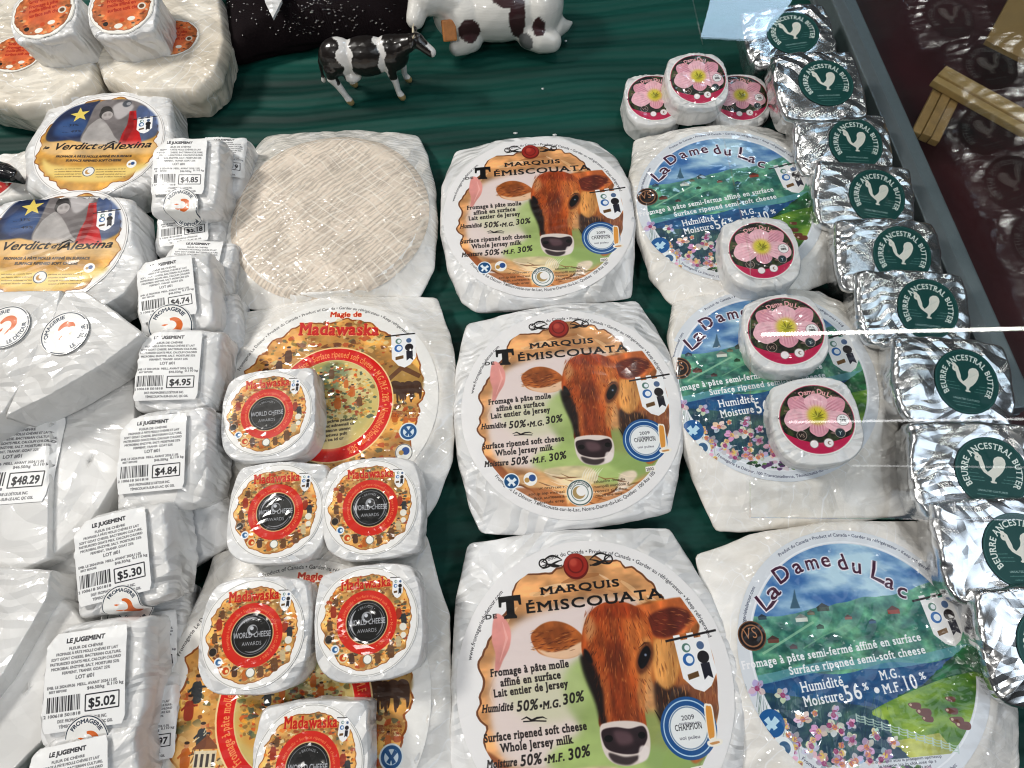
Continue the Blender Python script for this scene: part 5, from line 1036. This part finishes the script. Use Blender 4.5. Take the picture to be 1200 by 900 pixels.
# ------------------------------------------------------------ rail body and the glass side wall
box('rail_top', 0, ln*1.9, -.017, .017, -.028, 0, steel, RAIL, .002).location = (-.45, 0, 0)
box('rail_foot', 0, ln*1.9, -.021, .021, -.045, -.029, steel, RAIL, .001).location = (-.45, 0, 0)
def mat_glass(name, f0=.04, tint=(.97, .985, .98)):
    """thin clear glass: straight-through light plus mirror reflection growing towards grazing view (Schlick)"""
    m = bpy.data.materials.new(name); m.use_nodes = True; nt = m.node_tree; nt.nodes.clear(); L = nt.links.new
    o = N(nt, 'ShaderNodeOutputMaterial'); mx = N(nt, 'ShaderNodeMixShader'); t = N(nt, 'ShaderNodeBsdfTransparent', i_Color=(*tint, 1)); g = N(nt, 'ShaderNodeBsdfGlossy', i_Roughness=.015)
    ge = N(nt, 'ShaderNodeNewGeometry'); dt = N(nt, 'ShaderNodeVectorMath', operation='DOT_PRODUCT'); L(ge.outputs['Incoming'], dt.inputs[0]); L(ge.outputs['Normal'], dt.inputs[1])
    ab = N(nt, 'ShaderNodeMath', operation='ABSOLUTE'); L(dt.outputs['Value'], ab.inputs[0]); su = N(nt, 'ShaderNodeMath', operation='SUBTRACT'); su.inputs[0].default_value = 1; L(ab.outputs[0], su.inputs[1])
    pw = N(nt, 'ShaderNodeMath', operation='POWER'); L(su.outputs[0], pw.inputs[0]); pw.inputs[1].default_value = 5; ma = N(nt, 'ShaderNodeMath', operation='MULTIPLY_ADD'); L(pw.outputs[0], ma.inputs[0]); ma.inputs[1].default_value = 1-f0; ma.inputs[2].default_value = f0
    L(ma.outputs[0], mx.inputs[0]); L(t.outputs[0], mx.inputs[1]); L(g.outputs[0], mx.inputs[2]); L(mx.outputs[0], o.inputs[0]); return m
glass = mat_glass('clear_glass', .045, (.9, .93, .93))
gp = box('side_glass', 0, ln*1.9, -.0008, .0008, 0, .42, glass); gp.location = ra+Vector((0, 0, .0015)); gp.rotation_euler = (0, 0, rail_ang)
d = (rb-ra).normalized(); gp.location -= d*.45
tag(gp, 'clear upright glass side wall rising from the grey rail, mirroring the butter blocks', 'glass panel')
# overhead pane with the lamps that mirror in it
ZP = .26
e0, e1 = at(812, 0, ZP), at(895, 905, ZP)
vs = [(at(806, -30, ZP)), at(1300, -30, ZP), at(1300, 610, ZP), at(880, 606, ZP), at(880, 300, ZP)]
bm = bmesh.new(); top = [bm.verts.new(v) for v in vs]; f = bm.faces.new(top); r = bmesh.ops.extrude_face_region(bm, geom=[f])
for v in r['geom']:
    if isinstance(v, bmesh.types.BMVert): v.co.z -= .003
bmesh.ops.recalc_face_normals(bm, faces=bm.faces); me = bpy.data.meshes.new('overhead_glass'); bm.to_mesh(me); bm.free(); me.materials.append(mat_glass('shelf_glass', .02, (.985, .99, .99)))
og = bpy.data.objects.new('overhead_glass', me); col.objects.link(og); tag(og, 'clear glass pane above the butters and flower cheeses with bright streaks in it', 'glass panel')
def mirrored(px, py, zl): return Vector((*at(px, py, 2*ZP-zl)[:2], zl))
def lampbar(name, label, a, b, wd, strength, colr, zl=1.35):
    A_, B_ = mirrored(*a, zl), mirrored(*b, zl); dv = (B_-A_); n_ = Vector((-dv.y, dv.x, 0)).normalized()*wd/2
    V = [A_-n_, B_-n_, B_+n_, A_+n_]; V += [v+Vector((0, 0, .004)) for v in V]
    m, nt, p = new_mat(name+'_light'); p.inputs['Base Color'].default_value = (.8, .8, .8, 1); p.inputs['Emission Color'].default_value = (*colr, 1); p.inputs['Emission Strength'].default_value = strength
    o = mesh_obj(name, V, [(0, 1, 2, 3), (7, 6, 5, 4), (0, 4, 5, 1), (1, 5, 6, 2), (2, 6, 7, 3), (3, 7, 4, 0)], m, smooth=False); return tag(o, label, 'lamp')
lampbar('tube_lamp', 'long white tube lamp above the case, mirrored as the thick bright streak', (893, 391), (1290, 382), .0072, 42, (1, .97, .90))
lampbar('tube_lamp', 'thin white tube lamp above the case, mirrored as the fine streak below the thick one', (925, 494), (1290, 489), .0036, 14, (1, 1, 1))
lampbar('tube_lamp', 'faint thin tube lamp above the case, mirrored as the lowest streak', (1000, 545), (1290, 548), .0026, 6, (1, 1, 1))
def sheetlamp():  # glowing sheet added overhead, shaped so the pane mirrors a pale blue patch
    P = [mirrored(*q, 1.3) for q in ((838, -20), (935, -20), (928, 0), (897, 38), (880, 43), (822, 40))]
    V = P+[p+Vector((0, 0, .01)) for p in P]; n = len(P); F = [tuple(range(n)), tuple(range(2*n-1, n-1, -1))]+[(i, i+n, (i+1) % n+n, (i+1) % n) for i in range(n)]
    m, nt, p = new_mat('panel_glow'); p.inputs['Emission Color'].default_value = (.55, .77, 1, 1); p.inputs['Emission Strength'].default_value = 12
    tag(mesh_obj('glow_panel', V, F, m, smooth=False), 'pale blue glowing panel added overhead, mirrored as the light blue patch at the top', 'glow_panel')
sheetlamp()
# ------------------------------------------------------------ woven cane frame and the card beyond the glass
cane = mat_plain('pale_cane', (.46, .29, .11), .45, coat=.2, bump=.3, bscale=90, var=.35)
def lath(a, b, z, wd, n, parent, mat, hh=.012):
    A_, B_ = at(*a, z), at(*b, z); L_ = (B_-A_).length; an = math.atan2(B_.y-A_.y, B_.x-A_.x)
    for k in range(n):
        w_ = wd/n; o = box('lath', 0, L_, -wd/2+k*w_+.0003, -wd/2+(k+1)*w_-.0003, 0, hh*(1 if k % 2 else .8), mat, parent, .0016)
        o.location = A_-parent.location; o.rotation_euler = (0, 0, an)
fr = thing('cane_frame', 'corner of a pale cane frame of parallel laths behind the glass, upper right', 'frame', at(1110, 100, .0))
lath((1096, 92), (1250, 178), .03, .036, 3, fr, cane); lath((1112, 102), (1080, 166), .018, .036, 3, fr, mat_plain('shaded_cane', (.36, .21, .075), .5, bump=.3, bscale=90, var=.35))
def board():
    P = [at(x, y, .05) for x, y in ((1152, 52), (1186, -10), (1260, -10), (1260, 120), (1200, 76))]; V = P+[p+Vector((0, 0, .006)) for p in P]; n = len(P)
    F = [tuple(range(n-1, -1, -1)), tuple(range(n, 2*n))]+[(i, (i+1) % n, (i+1) % n+n, i+n) for i in range(n)]
    tag(mesh_obj('wooden_board', V, F, mat_plain('tan_board', (.34, .20, .07), .6, bump=.2, bscale=25, var=.25), smooth=False), 'flat tan wooden board in the top right corner behind the glass', 'board')
board()
# ------------------------------------------------------------ modelled bodies: balls and tapering limbs fused into one skin
def fuse(name, parts, mat, parent, voxel=.002, smooth=3, loc=None):
    bm = bmesh.new()
    for p in parts:
        if p[0] == 'e':
            _, c, r, eul = p; m_ = Matrix.Translation(Vector(c)) @ Matrix.Rotation(eul[2], 4, 'Z') @ Matrix.Rotation(eul[1], 4, 'Y') @ Matrix.Rotation(eul[0], 4, 'X') @ Matrix.Diagonal((*r, 1))
            bmesh.ops.create_icosphere(bm, subdivisions=3, radius=1, matrix=m_)
        else:
            _, pts = p; prev = None; nseg = 14; rings = []
            for i, (c, r) in enumerate(pts):
                c = Vector(c); a = Vector(pts[max(i-1, 0)][0]); b = Vector(pts[min(i+1, len(pts)-1)][0]); tdir = (b-a).normalized()
                q = tdir.to_track_quat('Z', 'Y'); rings.append([bm.verts.new(c+q @ Vector((math.cos(k/nseg*6.2832)*r, math.sin(k/nseg*6.2832)*r, 0))) for k in range(nseg)])
            for A_, B_ in zip(rings, rings[1:]):
                for k in range(nseg): bm.faces.new((A_[k], A_[(k+1) % nseg], B_[(k+1) % nseg], B_[k]))
            bm.faces.new(rings[0][::-1]); bm.faces.new(rings[-1])
            for c, r in (pts[0], pts[-1]): bmesh.ops.create_icosphere(bm, subdivisions=2, radius=r, matrix=Matrix.Translation(Vector(c)))
    bmesh.ops.recalc_face_normals(bm, faces=bm.faces)
    me = bpy.data.meshes.new(name+'_raw'); bm.to_mesh(me); bm.free(); o = bpy.data.objects.new(name+'_raw', me); col.objects.link(o)
    rm = o.modifiers.new('r', 'REMESH'); rm.mode = 'VOXEL'; rm.voxel_size = voxel; sm = o.modifiers.new('s', 'SMOOTH'); sm.factor = .5; sm.iterations = smooth
    dg = bpy.context.evaluated_depsgraph_get(); m2 = bpy.data.meshes.new_from_object(o.evaluated_get(dg)); bpy.data.objects.remove(o); m2.name = name
    m2.shade_smooth(); m2.materials.clear(); m2.materials.append(mat); r_ = bpy.data.objects.new(name, m2); col.objects.link(r_); r_.parent = parent
    return r_
def paint(o, fn):
    me = o.data; n = len(me.vertices); co = np.zeros(n*3); me.vertices.foreach_get('co', co); co = co.reshape(-1, 3)
    c = np.ones((n, 4), np.float32); c[:, :3] = fn(co); at_ = me.color_attributes.new('coat', 'FLOAT_COLOR', 'POINT'); at_.data.foreach_set('color', c.ravel())
def mat_painted(name, rough, coat, bump=0, wave=0):
    m, nt, p = new_mat(name); a = N(nt, 'ShaderNodeAttribute', attribute_name='coat'); nt.links.new(a.outputs['Color'], p.inputs['Base Color']); p.inputs['Roughness'].default_value = rough; p.inputs['Coat Weight'].default_value = coat
    if wave:
        tc = N(nt, 'ShaderNodeTexCoord'); w_ = N(nt, 'ShaderNodeTexWave', i_Scale=wave, i_Distortion=5.0, i_Detail=2.0); w_.bands_direction = 'Z'; nt.links.new(tc.outputs['Object'], w_.inputs['Vector']); b = N(nt, 'ShaderNodeBump', i_Strength=bump, i_Distance=.0008); nt.links.new(w_.outputs['Fac'], b.inputs['Height']); nt.links.new(b.outputs[0], p.inputs['Normal'])
    return m
# toy dairy cow: black with white belts, standing side-on
ORG = at(440, 117, 0); cow = thing('toy_cow', 'small black plastic toy cow with white belts standing on the green cloth', 'toy', (ORG.x, ORG.y, 0), (0, 0, math.radians(2)))
B = [('e', (-.040, .020, .066), (.029, .023, .029), (0, 0, 0)), ('e', (.0, .020, .063), (.042, .0245, .030), (0, 0, 0)), ('e', (.038, .020, .065), (.027, .021, .028), (0, 0, 0)),
     ('t', [((.045, .020, .072), .020), ((.062, .018, .080), .014), ((.073, .014, .086), .0105)]),
     ('e', (.080, .010, .090), (.0125, .0105, .0115), (0, .3, -.4)), ('t', [((.082, .008, .090), .0095), ((.094, .002, .081), .0078), ((.099, .0, .077), .0072)]),
     ('t', [((.078, .018, .096), .0035), ((.078, .027, .096), .0045), ((.077, .031, .095), .002)]), ('t', [((.076, .004, .096), .0035), ((.073, -.005, .096), .0045), ((.072, -.009, .095), .002)]),
     ('t', [((-.052, .010, .058), .014), ((-.056, .006, .040), .0085), ((-.050, .003, .030), .0058), ((-.043, .0, .012), .0046), ((-.040, -.001, .004), .0058), ((-.038, -.002, .001), .0055)]),
     ('t', [((-.048, .030, .058), .013), ((-.046, .033, .040), .008), ((-.040, .034, .028), .0056), ((-.036, .035, .012), .0046), ((-.034, .035, .004), .0058), ((-.032, .035, .001), .0055)]),
     ('t', [((.034, .010, .058), .011), ((.034, .006, .040), .0072), ((.037, .004, .026), .0052), ((.038, .002, .012), .0044), ((.041, .0, .004), .0058), ((.043, -.001, .001), .0055)]),
     ('t', [((.040, .030, .058), .011), ((.047, .033, .040), .007), ((.050, .034, .026), .0052), ((.049, .035, .012), .0044), ((.052, .035, .004), .0058), ((.054, .035, .001), .0055)]),
     ('e', (-.026, .012, .038), (.014, .012, .009), (0, 0, 0)), ('t', [((-.027, .010, .040), .0028), ((-.027, .009, .033), .002)]), ('t', [((-.020, .014, .040), .0028), ((-.020, .013, .033), .002)]),
     ('t', [((-.063, .020, .075), .004), ((-.070, .020, .060), .0028), ((-.072, .020, .040), .0024), ((-.073, .019, .028), .004)])]
body = fuse('body', B, mat_painted('painted_plastic', .28, .5), cow, .0015, 2)
def cowcoat(co):
    x, y, z = co.T; c = np.zeros((len(x), 3))+np.array([.012, .009, .008]); w_ = np.array([.80, .78, .75]); nn = (fbm(x*60+5, z*60+y*40, 3, 2)-.5)*.016
    belt = ((x+nn > -.036) & (x+nn < -.020+.02*np.clip((.06-z)/.03, 0, 1)) & (z > .03)) | ((x+nn > .021) & (x+nn < .033) & (z > .02) & (y < .03) )
    udder = (z < .048) & (x > -.036) & (x < -.012) & (z > .03)
    legw = (z < .034) | ((z < .045) & (x < -.05) & (y < .012)); face = (x > .088) & (z < .090) & (np.abs(y-(.010-(x-.080)*.55)) < .0045)
    muz = (x > .0985); k = belt | udder | legw | face | muz; c[k] = w_; tail = (x < -.066) & (z > .034); c[tail] = (.012, .009, .008)
    hoof = (z < .0065); c[hoof] = (.33, .24, .10); return c
paint(body, cowcoat); cow.scale = (.9, .9, .9)
eye = mat_plain('black_gloss', (.01, .01, .01), .1, coat=1)
for s_ in (-1, 1):
    bm = bmesh.new(); bmesh.ops.create_icosphere(bm, subdivisions=2, radius=.0016, matrix=Matrix.Translation((.086, .008+s_*.0078, .0925))); me = bpy.data.meshes.new('eye'); bm.to_mesh(me); bm.free(); me.materials.append(eye); e_ = bpy.data.objects.new('eye', me); col.objects.link(e_); e_.parent = cow
for s_ in (-1, 1):
    fuse('horn', [('t', [((.0765, .011+s_*.005, .098), .0020), ((.077, .011+s_*.010, .103), .0014), ((.079, .011+s_*.011, .108), .0006)])], mat_plain('cream_horn', (.7, .62, .45), .4), cow, .0006, 1)
# big lying ceramic cow
G0 = at(570, 68, 0); cc = thing('ceramic_cow', 'large white ceramic cow with dark patches lying on the cloth, cut by top edge', 'figurine', (G0.x, G0.y, 0), (0, 0, 0))
CB = [('e', (.030, .060, .058), (.105, .062, .058), (0, 0, .0)), ('e', (-.035, .050, .055), (.060, .050, .052), (0, 0, 0)), ('e', (.105, .062, .058), (.045, .060, .056), (0, 0, 0)),
      ('t', [((-.055, .050, .080), .038), ((-.085, .040, .095), .030), ((-.100, .030, .100), .028)]), ('e', (-.105, .045, .108), (.030, .034, .030), (0, 0, 0)), ('t', [((-.105, .040, .105), .024), ((-.118, .012, .088), .018), ((-.122, .004, .082), .017)]),
      ('t', [((-.09, .075, .118), .010), ((-.085, .100, .116), .012), ((-.082, .112, .112), .005)]), ('t', [((.085, .020, .030), .028), ((.108, .008, .024), .024), ((.124, .006, .022), .020)]),
      ('t', [((.12, .05, .03), .03), ((.142, .040, .022), .020), ((.156, .048, .020), .010), ((.166, .056, .018), .004)]), ('t', [((-.03, .02, .03), .028), ((-.045, .010, .022), .02), ((-.055, .006, .02), .015)])]
cb = fuse('body', CB, mat_painted('glazed_ceramic', .35, .5, bump=.08, wave=85), cc, .003, 4)
def ccoat(co):
    x, y, z = co.T; c = np.zeros((len(x), 3))+np.array([.80, .78, .73]); c *= (.94+.10*fbm(x*30, z*160+y*30, 3, 3))[:, None]
    P = np.stack([x, y, z], -1)
    for (cx_, cy_, cz_, rx, ry, rz, rot_) in CSPOT:
        d_ = P-np.array([cx_, cy_, cz_]); a, b = math.cos(rot_), math.sin(rot_); ux = d_[:, 0]*a+d_[:, 1]*b; uy = -d_[:, 0]*b+d_[:, 1]*a
        k = (ux/rx)**2+(uy/ry)**2+(d_[:, 2]/rz)**2 < 1+.5*(fbm(x*40, y*40+z*30, 7, 2)-.5); c[k] = (.045, .012, .014)
    g = ((x-.075)/.014)**2+((y+.004)/.020)**2+((z-.030)/.016)**2 < 1; c[g] = (.16, .16, .16); return c
CSPOT = [(-.030, .012, .055, .020, .030, .022, .5), (.045, .030, .100, .030, .022, .025, .4), (.062, .010, .070, .014, .030, .035, -.3), (-.030, .070, .105, .035, .020, .03, -.2), (.085, .075, .112, .018, .016, .03, 0), (-.115, .04, .135, .02, .02, .012, 0), (.10, .004, .05, .012, .012, .02, 0)]
paint(cb, ccoat); cc.scale = (.76, .76, .80)
o = box('collar_tag', -.013, .013, -.004, .004, -.017, .017, mat_plain('tan_leather', (.50, .19, .05), .5, bump=.4, bscale=160, var=.3), cc, .003); o.location = (-.064, .000, .060); o.rotation_euler = (-.6, .15, .25)
# ------------------------------------------------------------ dark beaded bundle behind the toys
bead = mat_plain('black_bead', (.008, .006, .006), .12, coat=1); darkcloth = mat_plain('black_knit', (.006, .003, .004), .85, bump=.6, bscale=300, var=.4)
darkcloth.node_tree.nodes['Principled BSDF'].inputs['Specular IOR Level'].default_value = .12
def bundle():
    c = at(372, 12, .02); t = thing('beaded_bundle', 'dark glossy beaded black cloth bundle behind the toy cow', 'bundle', (c.x, c.y, 0))
    pts = [(262,70),(300,58),(340,50),(380,42),(430,40),(478,38),(500,10),(505,-40),(440,-70),(300,-70),(262,-20)]
    p = Pack(ppoly(pts, .02, c), .055, rtf=.6, zm=.25, amp=.006, seed=55, freq=22, NA=160, topamp=1.0, drop=1.6); p.build('cloth', darkcloth, t)
    rg = random.Random(4); V = []; F = []
    for k in range(380):
        a = rg.random()*6.283; r = math.sqrt(rg.random())*.96; th = math.atan2(math.sin(a), math.cos(a)); Ro = float(p.at_ang(p.Ro, np.array([th]))[0])*r; x, y = Ro*math.cos(a), Ro*math.sin(a); z = float(p.ztop(np.array([x]), np.array([y]))[0])
        s1, s2 = .0028, .0013; b = len(V); an = rg.uniform(-.4, .4); ca, sa = math.cos(an), math.sin(an)
        for dx, dy, dz in ((-1, 0, 0), (0, -1, 0), (1, 0, 0), (0, 1, 0), (0, 0, 1.3)): V.append((x+dx*s1*ca-dy*s2*sa, y+dx*s1*sa+dy*s2*ca, z+dz*s2))
        F += [(b, b+1, b+4), (b+1, b+2, b+4), (b+2, b+3, b+4), (b+3, b, b+4)]
    tag(mesh_obj('beads', V, F, bead, t), kind='stuff')
    return t
bundle()
def lofted_leaf(name, label, cat, pts, z, th, mat):
    P = [at(x, y, z) for x, y in pts]; c = sum(P, Vector())/len(P); bm = bmesh.new(); tp = [bm.verts.new(p-c+Vector((0, 0, th))) for p in P]; bt = [bm.verts.new(p-c) for p in P]
    ct = bm.verts.new((0, 0, th*1.6)); n = len(P)
    for i in range(n): bm.faces.new((tp[i], tp[(i+1) % n], ct)); bm.faces.new((bt[i], bt[(i+1) % n], tp[(i+1) % n], tp[i]))
    bm.faces.new(bt[::-1]); bmesh.ops.recalc_face_normals(bm, faces=bm.faces); me = bpy.data.meshes.new(name); bm.to_mesh(me); bm.free(); me.materials.append(mat)
    o = bpy.data.objects.new(name, me); col.objects.link(o); o.location = c; return tag(o, label, cat)
lofted_leaf('folded_card', 'white pointed folded card standing in the dark beads at the top', 'card', ((309,-15),(330,-15),(331,4),(321,24),(312,6)), .07, .004, M['paper'])
lofted_leaf('straw_tuft', 'short brown twig lying on the green cloth beside the dark bundle', 'straw', ((318,38),(330,46),(344,58),(338,60),(322,50),(312,42)), .006, .003, mat_plain('brown_straw', (.09, .06, .03), .6, var=.4))
# pack at the left edge with its dark film collar
c = at(5, 205, .03); t = thing('small_wrapped_cheese', 'small pack with red print and twisted dark plastic at the left edge', 'cheese', (c.x, c.y, 0))
p = Pack(squircle(.055, .040, 3, .2), .030, rtf=.85, zm=.6, amp=.003, seed=77, freq=40, NA=120, topamp=.5); p.build('wrapper', M['film'], t)
A = Art(200, bg=(.92, .90, .88)); A.disc(0, 0, .9, (.70,.08,.08), raw=True); busy(A, -.8, -.8, .8, .8, 60, 3, [(.9,.6,.5), (.5,.05,.05), (.85,.75,.6)], (.05, .12), .8, 0, .85); art('redpack', A, coat=.6)
p.decal('label', ART['redpack'], t, -.012, -.006, .030)
blackfilm = mat_sheet('black_film', (.008,.008,.010), (.02,.02,.022), .2, 1, .08, 80, .8, .002)
pt = [at(-8, 196, .05), at(6, 203, .052), at(18, 207, .05), at(28, 214, .04)]
fz = fuse('plastic_twist', [('t', [(pt[0]-t.location, .010), (pt[1]-t.location, .013), (pt[2]-t.location, .009), (pt[3]-t.location, .003)])], blackfilm, t, .002, 1)
# crumbs on the cloth
for k, (x, y) in enumerate(((636,104),(604,156),(663,48),(650,158))):
    bm = bmesh.new(); bmesh.ops.create_icosphere(bm, subdivisions=1, radius=.0022, matrix=Matrix.Diagonal((1.6 if k % 2 else 1, .8, .6, 1))); me = bpy.data.meshes.new('cheese_crumb'); bm.to_mesh(me); bm.free(); me.materials.append(M['paper'])
    o = bpy.data.objects.new('cheese_crumb', me); col.objects.link(o); o.location = at(x, y, .002); tag(o, ('round white crumb on the green cloth right of the toy cow', 'small white crumb on the cloth behind the farthest calf-label wheel', 'tiny white crumb on the cloth beside the ceramic cow', 'tiny elongated crumb on the cloth, rightmost of the crumbs')[k], 'crumb', 'crumbs on the green cloth')
